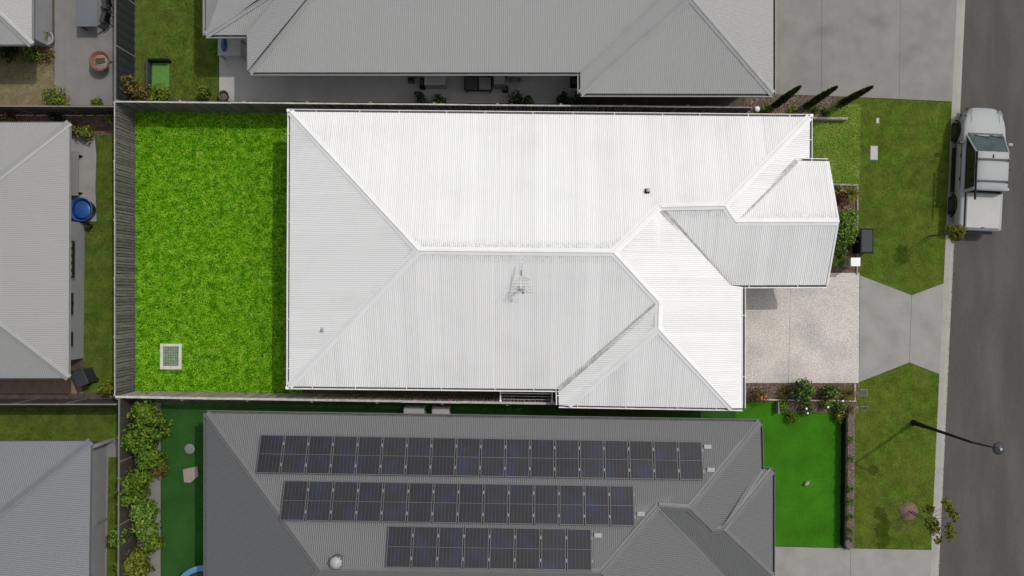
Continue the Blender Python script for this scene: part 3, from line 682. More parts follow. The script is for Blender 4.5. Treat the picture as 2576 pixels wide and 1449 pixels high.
# south western neighbour
d0, d1, dap, d2 = P(228, 1110, ZE), P(220, 1700, ZE), P(-200, 1450, 4.6), P(-700, 1112, ZE); d3 = P(-700, 1450, 4.6)
h3 = simple_house('southwest_house', 'blue grey roofed house in the bottom left corner', [([d0, dap, P(-210, 1480, 4.6), d1], EY), ([d2, d0, dap, d3], EX)], [(dap, d0, .29), (dap, d3, .41)], [],
    [(d0, d1), (d2, d0)], [[(d0.x - .6, d0.y - .6), (d2.x, d2.y - .6), (d2.x, d1.y), (d1.x - .6, d1.y)]], M['broof'], M['bcap'], M['greywall'], P(60, 1400, 0))
MB().box((d0.x - .3, d0.y - .35, 1.2), (.12, .12, 2.4)).build('post', M['dullwhite'], h3)
# north western neighbour
f0, f1, fap, f2 = P(79, 112, ZE), P(79, -500, ZE), P(-250, -200, 4.7), P(-700, 112, ZE); f3 = P(-700, -200, 4.7)
simple_house('northwest_house', 'pale roof corner of a house in the top left of the photo', [([f0, f1, fap], EY), ([f2, f0, fap, f3], EX)], [(fap, f0, .29), (fap, f3, .41)], [], [(f1, f0), (f0, f2)],
    [[(f0.x - .6, f0.y + .6), (f2.x, f2.y + .6), (f2.x, f1.y), (f1.x - .6, f1.y)]], M['nroof'], M['ncap'], M['greywall'], P(20, 40, 0))

# ---------------------------------------------------------------- solar panels
e3 = (n1 - n0).normalized(); nn3 = (n1 - n0).cross(r0 - n0).normalized()
if nn3.z < 0: nn3 = -nn3
u3 = nn3.cross(e3).normalized()
if u3.z < 0: u3 = -u3
LIFT = .11
pl = (n0 + nn3 * LIFT, n1 + nn3 * LIFT, r0 + nn3 * LIFT)
def ab(px, py):
    q = onroof(px, py, pl) - pl[0]; return q.dot(e3), q.dot(u3)
ORD = ['first', 'second', 'third', 'fourth', 'fifth', 'sixth', 'seventh', 'eighth', 'ninth', 'tenth', 'eleventh', 'twelfth', 'thirteenth', 'fourteenth', 'fifteenth', 'sixteenth', 'seventeenth', 'eighteenth']
rowdef = [('longest', 18, (656, 1092), (641, 1190), (1766, 1112), (1772, 1209)), ('middle', 14, (716, 1208), (701, 1309), (1594, 1223), (1599, 1324)), ('shortest', 8, (976, 1322), (968, 1428), (1488, 1329), (1491, 1438))]
rot = Matrix((e3, -u3, nn3)).transposed().to_euler()
proto = None
for rname, n, tl, bl, tr, br in rowdef:
    a0_ = (ab(*tl)[0] + ab(*bl)[0]) / 2; a1_ = (ab(*tr)[0] + ab(*br)[0]) / 2
    b0_ = (ab(*tl)[1] + ab(*tr)[1]) / 2; b1_ = (ab(*bl)[1] + ab(*br)[1]) / 2
    pw = (a1_ - a0_) / n; ph = b1_ - b0_
    for i in range(n):
        end = 'left' if i < n / 2 else 'right'; k = i if i < n / 2 else n - 1 - i
        lab = f'dark solar panel, {ORD[k]} from the {end} end of the {rname} row' if k else f'dark solar panel at the very {end} end of the {rname} row'
        pos = pl[0] + e3 * (a0_ + pw * (i + .5)) + u3 * (b0_ + b1_) / 2
        if proto is None:
            t = thing('solar_panel', lab, 'solar panel', (0, 0, 0), 'solar panels on the dark grey roof'); proto = t
            x, y = pw / 2 - .022, ph / 2 - .004
            MB().box((-x + .0175, 0, 0), (.035, 2 * y, .04)).box((x - .0175, 0, 0), (.035, 2 * y, .04)).box((0, y - .0175, 0), (2 * x - .07, .035, .038)).box((0, -y + .0175, 0), (2 * x - .07, .035, .038)).build('frame', M['pframe'], t)
            MB().box((0, 0, .002), (2 * x - .07, .022, .03)).build('centre_bar', M['pframe'], t)
            for sgn in (-1, 1):
                c = MB().box((0, sgn * (y / 2 - .01), -.002), (2 * x - .072, y - .05, .026)).build('cell_sheet', M['cell'], t)
                bb = MB()
                for q in range(1, 6): bb.box((-x + .035 + (2 * x - .07) * q / 6, sgn * (y / 2 - .01), .0125), (.006, y - .055, .002))
                bb.build('busbar', M['pframe'], c)
            for sgn in (-1, 1): MB().box((x + .022, sgn * y * .55, .005), (.04, .12, .03)).build('clamp', M['clamp'], t)
        else:
            t = proto.copy(); COL.objects.link(t); t['label'] = lab
            for ch in list(proto.children):
                c2 = ch.copy(); COL.objects.link(c2); c2.parent = t
                for g in ch.children: g2 = g.copy(); COL.objects.link(g2); g2.parent = c2
        t.location = pos; t.rotation_euler = rot
for px, py, lab in ((1780, 1124, 'upper white isolator box at the right end of the longest solar row'), (1788, 1182, 'lower white isolator box at the right end of the longest solar row'),
                    (1612, 1293, 'white isolator box right of the middle solar row'), (1504, 1347, 'white isolator box right of the shortest solar row')):
    q = onroof(px, py, (n0, n1, r0), .06)
    t = thing('isolator_box', lab, 'electrical box', q, 'white isolator boxes beside the solar rows')
    MB().bbox(q, (.30, .17, .09), .02).build('cover', M['dullwhite'], t); MB().box(q - Vector((0, 0, .05)), (.2, .12, .04)).build('bracket', M['pframe'], t)
q = onroof(849, 1410, (n0, n1, r0))
t = thing('roof_ventilator', 'round spinning ventilator left of the shortest solar row', 'ventilator', q)
MB().lathe(q - Vector((0, 0, .05)), [(.24, 0), (.2, .1), (.17, .2)], 20).build('base', M['dcap'], t, True)
MB().lathe(q + Vector((0, 0, .15)), [(.17, 0), (.235, .08), (.24, .14), (.19, .22), (.1, .27), (0, .28)], 20).build('dome', M['dullwhite'], t, True)
for k in range(10):
    an = 2 * math.pi * k / 10; MB().box(q + Vector((math.cos(an) * .235, math.sin(an) * .235, .26)), (.02, .05, .16), an + .5).build('vane', M['dcap'], t)

# ---------------------------------------------------------------- fences
def paling_fence(name, label, p, q, side, m, mcap, pitch=.145, pw=.10, hgt=1.8, capw=.09, backing=True, capz=.03):
    """timber paling fence from p to q (ground points); side = +1 puts the palings to the left of travel"""
    p, q = Vector((p[0], p[1], 0)), Vector((q[0], q[1], 0)); d = (q - p); L = d.length; d.normalize(); nn = Vector((-d.y, d.x, 0)) * side; an = math.atan2(d.y, d.x)
    t = thing(name, label, 'fence', p)
    pm = bpy.data.meshes.new('paling'); mb = MB().box((0, 0, hgt / 2), (pw, .016, hgt)); pm.from_pydata(mb.v, [], mb.f); pm.materials.append(m)
    n = int(L / pitch)
    for i in range(n):
        c = d * (pitch * (i + .5)) + nn * (.03 + random.uniform(-.003, .004))
        o = link('paling', pm, t, c); o.rotation_euler = (random.uniform(-.004, .004), random.uniform(-.012, .012), an + random.uniform(-.05, .05)); o.scale = (random.uniform(.92, 1.04), 1, random.uniform(.985, 1.0))
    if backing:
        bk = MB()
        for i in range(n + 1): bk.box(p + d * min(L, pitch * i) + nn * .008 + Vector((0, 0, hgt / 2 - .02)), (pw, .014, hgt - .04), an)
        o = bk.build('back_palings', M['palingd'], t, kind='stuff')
    for z in (.35, 1.0, 1.55):
        MB().box(p + d * L / 2 + Vector((0, 0, z)) - nn * .03, (L, .05, .08), an).build('rail', M['rail'], t)
    k = int(L / 2.4)
    for i in range(k + 1):
        MB().box(p + d * (L * i / k) - nn * .09 + Vector((0, 0, .85)), (.09, .07, 1.7), an).build('post', M['rail'], t)
    if mcap:
        x = 0
        while x < L - .05:
            l = min(random.uniform(2.2, 2.6), L - x)
            MB().box(p + d * (x + l / 2) + nn * (.0 + random.uniform(-.006, .006)) + Vector((0, 0, hgt + capz + random.uniform(0, .006))), (l - .006, capw, .03), an + random.uniform(-.002, .002)).build('capping', mcap, t); x += l
    return t
Zf = 1.8
pw0, pw1 = P(289, 256, Zf), P(290, 996, Zf)
paling_fence('back_fence', 'weathered grey timber paling fence along the back of the bright lawn', pw0, pw1, 1, M['paling'], M['capping'], pitch=.120, pw=.098, capw=.035)
paling_fence('north_fence', 'dark timber paling fence with pale capping north of the white house', P(290, 256, Zf), P(1892, 270.5, Zf), -1, M['paling'], M['capping'], capw=.06)
paling_fence('south_fence', 'brown timber paling fence with pale capping south of the white house', P(291, 998, Zf), P(1440, 1016, Zf), 1, M['palingb'], M['capping'], capw=.09, backing=False)

def steel_fence(name, label, p, q, side, m, mc, hgt=1.8, panel=2.38):
    p, q = Vector((p[0], p[1], 0)), Vector((q[0], q[1], 0)); d = (q - p); L = d.length; d.normalize(); nn = Vector((-d.y, d.x, 0)) * side; an = math.atan2(d.y, d.x)
    t = thing(name, label, 'fence', p); n = max(1, round(L / panel)); pl_ = L / n
    for i in range(n):
        mb = MB(); k = 12
        vs = []
        for j in range(2 * k + 1):
            x = pl_ * i + .03 + (pl_ - .06) * j / (2 * k); off = .012 if (j % 4 in (1, 2)) else -.012
            vs += [p + d * x + nn * off + Vector((0, 0, .04)), p + d * x + nn * off + Vector((0, 0, hgt - .03))]
        vs2 = [v_ - nn * .004 for v_ in vs]; N = len(vs)
        fs = [(2 * j, 2 * j + 2, 2 * j + 3, 2 * j + 1) for j in range(2 * k)]; fs += [tuple(N + a for a in f[::-1]) for f in fs]
        mb.add(vs + vs2, fs); mb.build('infill_panel', m, t)
        MB().box(p + d * (pl_ * (i + .5)) + Vector((0, 0, hgt)), (pl_ - .06, .05, .06), an).build('rail', mc, t)
    for i in range(n + 1): MB().box(p + d * pl_ * i + Vector((0, 0, hgt / 2)), (.06, .06, hgt + .06), an).build('post', mc, t)
    return t
steel_fence('charcoal_fence', 'charcoal sheet fence between the concrete patio and the top lawn', P(290, -300, Zf), P(290, 252, Zf), 1, M['charcoal'], M['ncapping'])
steel_fence('vine_fence', 'brown grey sheet fence behind the climbing vines', P(300, 1003, Zf), P(296, 1800, Zf), 1, M['brownsteel'], M['ncapping'])
steel_fence('west_fence', 'dark sheet fence between the top left yard and the western house', P(-100, 267, Zf), P(288, 268, Zf), -1, M['brownsteel'], M['ncapping'])
steel_fence('southwest_fence', 'grey sheet fence along the brown path of the western house', P(-100, 1017, Zf), P(290, 1017, Zf), 1, M['brownsteel'], M['ncapping'])

# low black fence along the pebble strip
p0, p1 = P(2129, 1046, .5), P(2125, 1379, .5)
t = thing('low_black_fence', 'low black fence between bright turf and the pebble strip', 'fence', (p0.x, p0.y, 0))
for i in range(9):
    f0_, f1_ = i / 9, (i + 1) / 9; a, b = p0.lerp(p1, f0_), p0.lerp(p1, f1_)
    MB().box(((a.x + b.x) / 2, (a.y + b.y) / 2, .27), (.05, (a - b).length - .02, .5)).build('panel', M['black'], t)
    MB().box((a.x, a.y, .3), (.09, .09, .6)).build('post', M['black'], t)
# sleeper wall and bed edgings
def edge(name, label, p, q, h, th, m, pieces=1, cat='edging'):
    p, q = Vector((p[0], p[1], 0)), Vector((q[0], q[1], 0)); d = q - p; an = math.atan2(d.y, d.x); L = d.length; t = thing(name, label, cat, p)
    for i in range(pieces): MB().bbox(p.lerp(q, (i + .5) / pieces) + Vector((0, 0, h / 2 - .03)), (L / pieces - .008, th, h + .06), .008, an).build('sleeper', m, t)
    return t
edge('sleeper_wall', 'short grey sleeper wall running east from the white house beside the lawn', P(1990, 296, .3), P(2133, 298, .3), .32, .10, M['sleeper'], 3, 'garden wall')
edge('bed_edging', 'grey sleeper edging across the top of the front garden bed', P(2060, 463, .1), P(2160, 466, .1), .12, .09, M['sleeper'], 2)
edge('bed_side_edging', 'grey edging along the street side of the front garden bed', P(2158, 468, .1), P(2157, 690, .1), .10, .07, M['sleeper'], 3)
edge('pale_edging', 'pale timber edging along the bed south of the driveway', P(1900, 1005, .1), P(2152, 1009, .1), .16, .05, M['edging'], 4)
edge('short_pale_edging', 'short pale edging closing the street end of the south bed', P(2150, 966, .1), P(2150, 1009, .1), .14, .05, M['edging'], 1)
edge('dark_return', 'dark steel edging returning from the pale edging to the turf', P(1956, 1010, .2), P(1956, 1040, .2), .4, .05, M['sleeper'], 1)

# ---------------------------------------------------------------- clothes line on the south fence
b0c = P(1259, 1009, 1.75); e0c = P(1259, 983, 1.85); b1c = P(1389, 1011, 1.75); e1c = P(1389, 985, 1.85)
t = thing('clothes_line', 'white folding clothes line fixed between south fence and gutter', 'clothes line', b0c)
for a, b in ((b0c, e0c), (b1c, e1c)):
    MB().box((a + b) / 2, (.045, (a - b).length, .05), 0).build('arm', M['white'], t)
    MB().lathe(a - Vector((0, 0, .04)), [(.06, 0), (.06, .1), (.03, .13), (0, .13)], 12).build('bracket', M['white'], t)
for f in (.2, .5, .75):
    a, b = b0c.lerp(e0c, f), b1c.lerp(e1c, f); MB().tube(a, b, .006, n=5).build('line', M['white'], t)
a, b = b0c.lerp(e0c, .78), b1c.lerp(e1c, .78); MB().tube(a, b, .017, n=6).build('front_bar', M['white'], t)

# drain pit in the back lawn
c = P(430, 897, .03)
t = thing('drain_pit', 'concrete drain pit with a steel grate set in the back lawn', 'drain', c)
for dx, dy, sx, sy in ((-.40, 0, .14, 1.12), (.40, 0, .14, 1.12), (0, .50, .66, .12), (0, -.48, .66, .16)):
    MB().bbox(c + Vector((dx, dy, -.02)), (sx - .004, sy, .14), .02).build('kerb_piece', M['edging'], t)
MB().box(c + Vector((0, 0, -.05)), (.7, 1.0, .02)).build('pit_floor', M['black'], t)
for k in range(6): MB().box(c + Vector((-.27 + .54 * k / 5, .0, .02)), (.016, .84, .03)).build('grate_bar', M['steel'], t)
for k in range(13): MB().box(c + Vector((0, -.41 + .84 * k / 12, .028)), (.60, .022, .02)).build('cross_bar', M['steel'], t)

# ---------------------------------------------------------------- plants
def shrub(label, px, py, h, r, n, size, m, name='shrub', cat='shrub', group=None, tint=(.5, .27), zc=None, squash=.8, flowers=None, sq=.5, stems=5, lobes=6):
    g = P(px, py, h * .6); base = Vector((g.x, g.y, 0)); t = thing(name, label, cat, base, group)
    mb = MB()
    for k in range(stems):
        an = 2 * math.pi * k / stems + random.random(); mb.tube(base + Vector((0, 0, -.02)), base + Vector((math.cos(an) * r * .5, math.sin(an) * r * .5, h * .65)), .014, .005, n=5)
    mb.build('stem', M['bark'], t)
    L_ = []
    for k in range(lobes):
        f = 0 if lobes == 1 else (.35 if k else 0); an = 2 * math.pi * k / max(1, lobes - 1) + random.uniform(-.5, .5); f *= random.uniform(.7, 2.0 if lobes > 8 else 1.6)
        q = 1 if lobes == 1 else random.uniform(.30, .60) if lobes > 8 else random.uniform(.45, .72)
        L_.append(leafquads((base.x + r * f * math.cos(an), base.y + r * f * math.sin(an), h * random.uniform(.48, .62)), (r * q, r * q * random.uniform(.85, 1.15), h * .45), n // lobes, size, sq=sq, shell=.45)[0])
    V = np.concatenate(L_); n = len(V) // 4
    npmesh('foliage', V, 4, m, tintr(n, *tint), parent=t)
    if flowers:
        for k in range(flowers[1]):
            an, rr = random.uniform(0, 6.28), r * random.uniform(.1, .9)
            MB().lathe(base + Vector((math.cos(an) * rr, math.sin(an) * rr, h * 1.02 * (1 - .3 * (rr / r) ** 2))), [(.0, -.02), (.035, 0), (.045, .02), (.02, .03), (0, .02)], 8).build('flower', flowers[0], t)
    return t
def strap_plant(label, px, py, n, L, W_, m, name='strap_plant', cat='plant', tint=(.5, .27), group=None, lean=(.35, 1.35)):
    g = P(px, py, L * .3); base = Vector((g.x, g.y, 0)); t = thing(name, label, cat, base, group)
    npmesh('foliage', straps(base, n, L, W_, lean), 4, m, np.repeat(tintr(n, *tint), 2), parent=t)
    MB().lathe(base, [(.05, -.02), (.05, .08), (0, .1)], 8).build('crown', M['bark'], t)
    return t
RED = mat('coral_flower', (0.6, 0.09, 0.06), .6, var=0); WHT = mat('white_flower', (0.8, 0.8, 0.75), .6, var=0); ORG = mat('orange_flower', (.5, .2, .03), .6, var=0)
# front bed
strap_plant('spiky lime green clump beside the street edge of the front bed', 2138, 488, 130, .62, .035, LY, tint=(.6, .25))
shrub('burgundy and yellow cordyline against the gable roof', 2114, 500, .8, .42, 190, .10, LR, 'cordyline', 'plant', tint=(.5, .3), sq=.32)
shrub('small dark bush in the top corner of the front bed', 2108, 477, .5, .22, 260, .045, LG)
shrub('upper large green bush under the gable apex', 2128, 550, 1.0, .58, 1500, .055, LM)
shrub('lower large green bush overhanging the bed edging', 2134, 592, 1.0, .60, 1600, .055, LM, tint=(.55, .27))
shrub('dark leafy bush tucked against the gable below its apex', 2114, 622, .8, .38, 800, .055, LG)
strap_plant('bright green strappy bush beside the letterbox', 2108, 648, 190, .62, .05, LM, tint=(.62, .25))
shrub('tiny olive bush on the street edge of the front bed', 2153, 536, .35, .16, 140, .04, LG)
shrub('yellow tipped little plant at the driveway end of the front bed', 2098, 664, .3, .16, 120, .05, LY, 'plant', 'plant', tint=(.8, .2))
# bed south of the driveway
shrub('bronze shrub with coral flowers beside the garage corner', 1915, 994, .9, .40, 520, .05, LO, flowers=(RED, 3))
strap_plant('olive spiky clump with yellow tips left of the big round bush', 1977, 988, 110, .55, .035, LO, tint=(.6, .25))
shrub('big round glossy bush in the middle of the south bed', 2026, 985, 1.35, .52, 1700, .05, LG, tint=(.5, .25), sq=.7)
shrub('second round glossy bush right of the biggest one in the south bed', 2092, 986, 1.05, .40, 1000, .05, LG, tint=(.48, .25), sq=.7)
strap_plant('golden grassy tuft at the street end of the south bed', 2132, 990, 220, .6, .022, LO, tint=(.7, .25))
shrub('small green bush south of the pale edging, nearest the garage', 1972, 1020, .5, .26, 380, .045, LM)
shrub('white flowered low bush below the big round bush', 2030, 1027, .6, .36, 700, .045, LG, flowers=(WHT, 2))
shrub('lime leafed low bush south of the second round bush', 2082, 1016, .55, .32, 520, .045, LM, flowers=(WHT, 1))
shrub('dark low bush with one white bloom near the corner', 2112, 1024, .6, .34, 620, .05, LG, flowers=(WHT, 1))
shrub('dark low bush at the extreme street corner of the south bed', 2140, 1030, .5, .24, 300, .045, LO)
shrub('dim bush beside the bright turf fence with an orange bloom', 2112, 1050, .45, .30, 360, .05, LD, flowers=(ORG, 2))
shrub('olive dim bush between turf and the white flowered bush', 1992, 1048, .4, .34, 380, .05, LD)
# corner bed under the conifers
for px, py, lab in ((1930, 277, 'low grey green ground plant west of the conifers'), (1994, 278, 'low leafy plant between the first and second conifers'), (2050, 272, 'low plant beside the second conifer base'), (2078, 281, 'low plant near the end of the sleeper wall')):
    shrub(lab, px, py, .28, .28, 220, .05, LM if px < 2040 else LG, 'ground_plant', 'plant')
c = P(1905, 274, .1)
t = thing('garden_light', 'small pale round disc light in the corner bed', 'garden light', c); MB().lathe(c - Vector((0, 0, .1)), [(.03, 0), (.03, .08), (.12, .09), (.12, .11), (0, .125)], 16).build('head', M['white'], t, True)
for i, (px, py) in enumerate(((1946, 268), (2026, 269), (2108, 266))):
    g = P(px, py, 0); hh = (3.6, 3.6, 3.4)[i]
    t = thing('conifer', ['slender dark conifer nearest the pale roofed house', 'slender dark conifer in the middle of the three', 'slender dark conifer nearest the street'][i], 'tree', g, 'slender conifers along the driveway')
    MB().tube(g + Vector((0, 0, -.05)), g + Vector((0, 0, hh * .9)), .05, .012).build('trunk', M['bark'], t)
    n = 2600; z = hh * rng.random(n) ** .85; rr = .15 * np.sqrt(np.clip(1 - (z / hh) ** 2.2, 0.02, 1)) * rng.uniform(.45, 1.05, n); an = rng.uniform(0, 2 * np.pi, n)
    lean_ = .05 * (z / hh) ** 2 * i
    ctr = np.stack([g.x + rr * np.cos(an) + lean_, g.y + rr * np.sin(an), z + .08], 1)
    d = np.stack([np.cos(an) * .5, np.sin(an) * .5, np.ones(n)], 1) + rng.normal(0, .25, (n, 3)); d /= np.linalg.norm(d, axis=1)[:, None]
    b = np.cross(d, rng.normal(0, 1, (n, 3))); b /= np.linalg.norm(b, axis=1)[:, None]; s = .07
    npmesh('crown', np.stack([ctr - d * s, ctr + b * s * .3, ctr + d * s, ctr - b * s * .3], 1).reshape(-1, 3), 4, LK, tintr(n, .45, .25), parent=t)
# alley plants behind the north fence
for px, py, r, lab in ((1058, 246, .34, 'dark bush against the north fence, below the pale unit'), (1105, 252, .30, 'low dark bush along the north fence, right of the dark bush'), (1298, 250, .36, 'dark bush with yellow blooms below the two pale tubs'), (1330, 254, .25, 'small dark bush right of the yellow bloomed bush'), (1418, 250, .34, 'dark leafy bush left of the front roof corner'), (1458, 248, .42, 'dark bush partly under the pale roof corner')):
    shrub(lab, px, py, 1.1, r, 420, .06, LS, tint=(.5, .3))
# north yard plants
def wisp(px, py, h, r, n, m, lab):
    return shrub(lab, px, py, h, r, n, .07, m, 'tree_branch' if False else 'bush', 'bush', tint=(.55, .3))
wisp(328, 214, 1.6, .62, 300, LO, 'pale straggly bush over the charcoal fence'); wisp(352, 240, .9, .5, 240, LO, 'low straggly bush in the fence corner')
wisp(400, 236, .7, .55, 420, LD, 'mixed low bush below the turf lined box'); wisp(512, 232, .8, .35, 320, LD, 'lime bush at the bottom right of the top lawn')
wisp(140, 245, .7, .6, 500, LD, 'green bush at the end of the concrete patio edge'); wisp(245, 260, .6, .35, 220, LD, 'thin bush on the fence end of the concrete patio')
wisp(20, 132, .6, .45, 420, LS, 'dark bush under the top left roof edge'); wisp(75, 134, .6, .5, 480, LD, 'green bush right of the dark bush under the roof edge'); wisp(118, 140, .4, .35, 200, LO, 'dry plant at the end of the planted bed')
wisp(213, 332, .8, .36, 480, LY, 'lime bush at the corner of the western patio'); wisp(188, 326, .6, .32, 260, LO, 'brown bush beside the western patio'); wisp(280, 300, .9, .3, 260, LD, 'green bush in the corner by the back fence')
wisp(25, 295, .7, .4, 240, LO, 'orange tinged bush behind the western roof'); wisp(140, 292, .7, .3, 260, LS, 'dark bush with a pink bloom behind the western roof')
wisp(272, 975, .9, .42, 420, LD, 'green bush at the end of the western lawn strip')
# climbing vines along the brown fence
for i, (px, py, h, r, n, m, lab) in enumerate((
    (362, 1040, 1.7, 1.0, 1500, LV, 'topmost green vine clump beside the dark turf'), (395, 1075, 1.2, .75, 900, LV, 'vine clump reaching over the dark turf'), (350, 1105, 1.9, 1.0, 1500, LV, 'yellowish vine clump below the topmost one'),
    (372, 1150, 1.6, .85, 1300, LV, 'vine clump level with the round grey dish'), (400, 1180, .9, .55, 420, LO, 'thin straggling vine reaching the turf'), (345, 1210, 1.9, .95, 1300, LV, 'vine clump level with the tan board'),
    (330, 1245, 2.0, .7, 900, LV, 'vine clump hanging over the fence top'), (362, 1290, 1.5, .75, 1500, LM, 'bright dense vine clump in the middle of the row'), (366, 1335, 1.5, .7, 1100, LM, 'dense vine clump below the bright one'),
    (300, 1345, 2.0, .6, 600, LV, 'vine spilling over the fence onto the narrow grass'), (382, 1365, 1.2, .6, 700, LV, 'vine clump left of the dark turf near the trampoline'), (345, 1405, 1.6, .7, 700, LY, 'yellow green vine clump near the bottom edge'),
    (325, 1425, 1.6, .6, 500, LY, 'broad leafed vine against the fence at the bottom'), (350, 1445, 1.5, .6, 600, LY, 'lowest yellow green vine clump at the photo edge'))):
    shrub(lab, px, py, h, r * .72, int(n * .95), .085, m, 'vine', 'vine', 'climbing vines along the brown fence', tint=(.5, .3), lobes=13)
# tufts in the pebble strip
for k, (py, lab) in enumerate(((1105, 'topmost grass tuft in the pebble strip'), (1155, 'pink flowered tuft in the pebble strip'), (1230, 'dark tuft halfway along the pebble strip'), (1262, 'green tuft just below the middle of the pebble strip'), (1300, 'wide tuft in the lower pebble strip'), (1336, 'tuft second from the bottom of the pebble strip'), (1358, 'last tuft in the pebble strip'))):
    strap_plant(lab, 2141 - (py - 1105) * .015, py, 40, .28, .03, LD, 'grass_tuft', 'plant', group='tufts in the pebble strip')
# saplings on the verge
def sapling(label, px, py, h, clumps, m, ring):
    g = P(px, py, 0); t = thing('sapling', label, 'tree', g, 'street saplings')
    if ring: MB().lathe(g, [(.42, -.03), (.38, .03), (.1, .05), (0, .05)], 20).build('mulch_ring', M['mulch'], t, True)
    top = g + Vector((0, 0, h * .75)); mb = MB().tube(g - Vector((0, 0, .05)), top, .03, .014)
    cr = []
    for cx, cy, cz, r, n in clumps:
        q = P(cx, cy, cz); mb.tube(g + Vector((0, 0, h * random.uniform(.45, .7))), q, .012, .005, n=5); cr.append(leafquads(q, (r, r, r * .7), n, .085, shell=.2, up=.8)[0])
    mb.build('trunk', M['bark'], t); V = np.concatenate(cr); npmesh('crown', V, 4, m, tintr(len(V) // 4, .5, .3), parent=t)
    MB().tube(g + Vector((.16, 0, 0)), g + Vector((.16, 0, 1.3)), .02).build('stake', M['bark'], t)
sapling('yellow green sapling on the kerb behind the parked ute', 2336, 594, 2.5, ((2392, 575, 2.1, .24, 90), (2405, 584, 2.4, .28, 130), (2418, 578, 2.5, .22, 80), (2400, 598, 2.2, .22, 80), (2412, 593, 2.3, .2, 60)), LS2, False)
sapling('sparse yellow green sapling on the southern verge beside the kerb', 2286, 1286, 3.0, ((2338, 1284, 2.2, .22, 60), (2382, 1268, 2.9, .24, 80), (2393, 1282, 2.9, .2, 60), (2402, 1300, 3.0, .22, 70), (2345, 1318, 2.2, .3, 130), (2352, 1332, 2.4, .25, 80), (2388, 1326, 2.8, .2, 60), (2392, 1345, 2.8, .26, 90), (2360, 1358, 2.5, .2, 50)), LS2, True)

# ---------------------------------------------------------------- street furniture
g = P(2298, 1063, 0); top = g + Vector((0, 0, 4.9)); lp = P(2512, 1128, 5.1)
t = thing('street_lamp', 'tall black street lamp leaning its round head over the road', 'street lamp', g)
MB().lathe(g, [(.13, -.05), (.13, .1), (.10, .14), (.095, 1.0), (.07, 1.1)], 12).build('base', M['black'], t, True)
MB().tube(g + Vector((0, 0, 1.0)), top, .07, .045, n=10).build('pole', M['black'], t, True)
MB().tube(top, top.lerp(lp, .5) + Vector((0, 0, .12)), .04, .035).tube(top.lerp(lp, .5) + Vector((0, 0, .12)), lp + Vector((0, 0, .08)), .035, .03).build('arm', M['black'], t)
MB().lathe(lp, [(.0, -.06), (.22, -.04), (.24, .0), (.2, .06), (.1, .12), (.06, .14), (0, .15)], 24).build('lamp_head', M['dgrey'], t, True)
MB().lathe(lp + Vector((0, 0, .14)), [(.05, 0), (.05, .05), (0, .06)], 10).build('sensor', M['dullwhite'], t)

c = P(2181, 606, .95); t = thing('utility_box', 'dark box with flat grey lid at the street edge of the front bed', 'box', (c.x, c.y, 0))
MB().bbox((c.x, c.y, .44), (.50, 1.0, .88), .02).build('body', M['black'], t)
MB().bbox((c.x, c.y, .91), (.56, 1.06, .06), .015).build('rim', M['black'], t); MB().bbox((c.x + .0, c.y, .945), (.46, .94, .03), .01).build('lid', M['lid'], t)
c = P(2152, 659, 1.2); t = thing('letterbox', 'square pillar letterbox with white top beside the driveway', 'letterbox', (c.x, c.y, 0))
MB().box((c.x, c.y, .58), (.36, .34, 1.2)).build('pillar', M['sleeper'], t); MB().bbox((c.x, c.y, 1.2), (.40, .36, .06), .01).build('cap', M['gutter'], t); MB().box((c.x - .185, c.y, .85), (.02, .22, .05)).build('slot', M['black'], t)
for px, py, sx, sy, m, lab in ((2198, 385, .36, .64, M['dullwhite'], 'larger pale concrete service lid in the northern verge'), (2207, 304, .17, .26, M['dullwhite'], 'small pale service lid near the top of the northern verge'), (2172, 988, .34, .3, M['dgrey'], 'dark water meter lid by the southern verge bed'), (2175, 1027, .3, .18, M['lid'], 'narrow grey service lid by the southern verge bed')):
    c = P(px, py, .0); t = thing('service_lid', lab, 'service lid', c, 'service lids in the verge')
    MB().bbox(c + Vector((0, 0, .0)), (sx, sy, .05), .01).build('surround', M['conc'], t); MB().bbox(c + Vector((0, 0, .014)), (sx - .05, sy - .05, .05), .01).build('lid', m, t)

# ---------------------------------------------------------------- the parked utility vehicle
ute = thing('parked_ute', 'pale grey ute with roof bars and covered tray parked at the kerb', 'ute', (0, 0, 0))
def loft(mb, secs, closed=True):
    """secs: list of rings with equal point counts"""
    n = len(secs[0]); vs = [p for s in secs for p in s]; fs = []
    for k in range(len(secs) - 1): fs += [(k * n + i, k * n + (i + 1) % n, (k + 1) * n + (i + 1) % n, (k + 1) * n + i) for i in range(n)]
    fs += [tuple(range(n - 1, -1, -1)), tuple(range((len(secs) - 1) * n, len(secs) * n))]
    mb.add(vs, fs); return mb
def ring(y, w_, zb, zt, crown=.03, sh=.06):
    h = [(w_ * .94, zb), (w_, zb + .18), (w_, zt - .22), (w_ - .015, zt - .1), (w_ - .05, zt - .03), (w_ - .05 - sh, zt), (w_ * .45, zt + crown * .8)]
    pts = h + [(0, zt + crown)] + [(-a, b) for a, b in h[::-1]]
    return [(a, y, b) for a, b in pts]
secs = [ring(2.65, .34, .45, .70, .01), ring(2.60, .52, .40, .84), ring(2.46, .68, .38, .93), ring(2.2, .81, .38, 1.0), ring(2.0, .87, .39, 1.02), ring(1.8, .905, .40, 1.04), ring(1.4, .925, .42, 1.08), ring(.6, .93, .42, 1.08), ring(-.95, .93, .42, 1.08), ring(-1.02, .925, .42, 1.07), ring(-2.4, .925, .45, 1.07), ring(-2.56, .91, .48, 1.06), ring(-2.6, .88, .5, 1.0)]
loft(MB(), secs).build('body', M['carpaint'], ute, True)
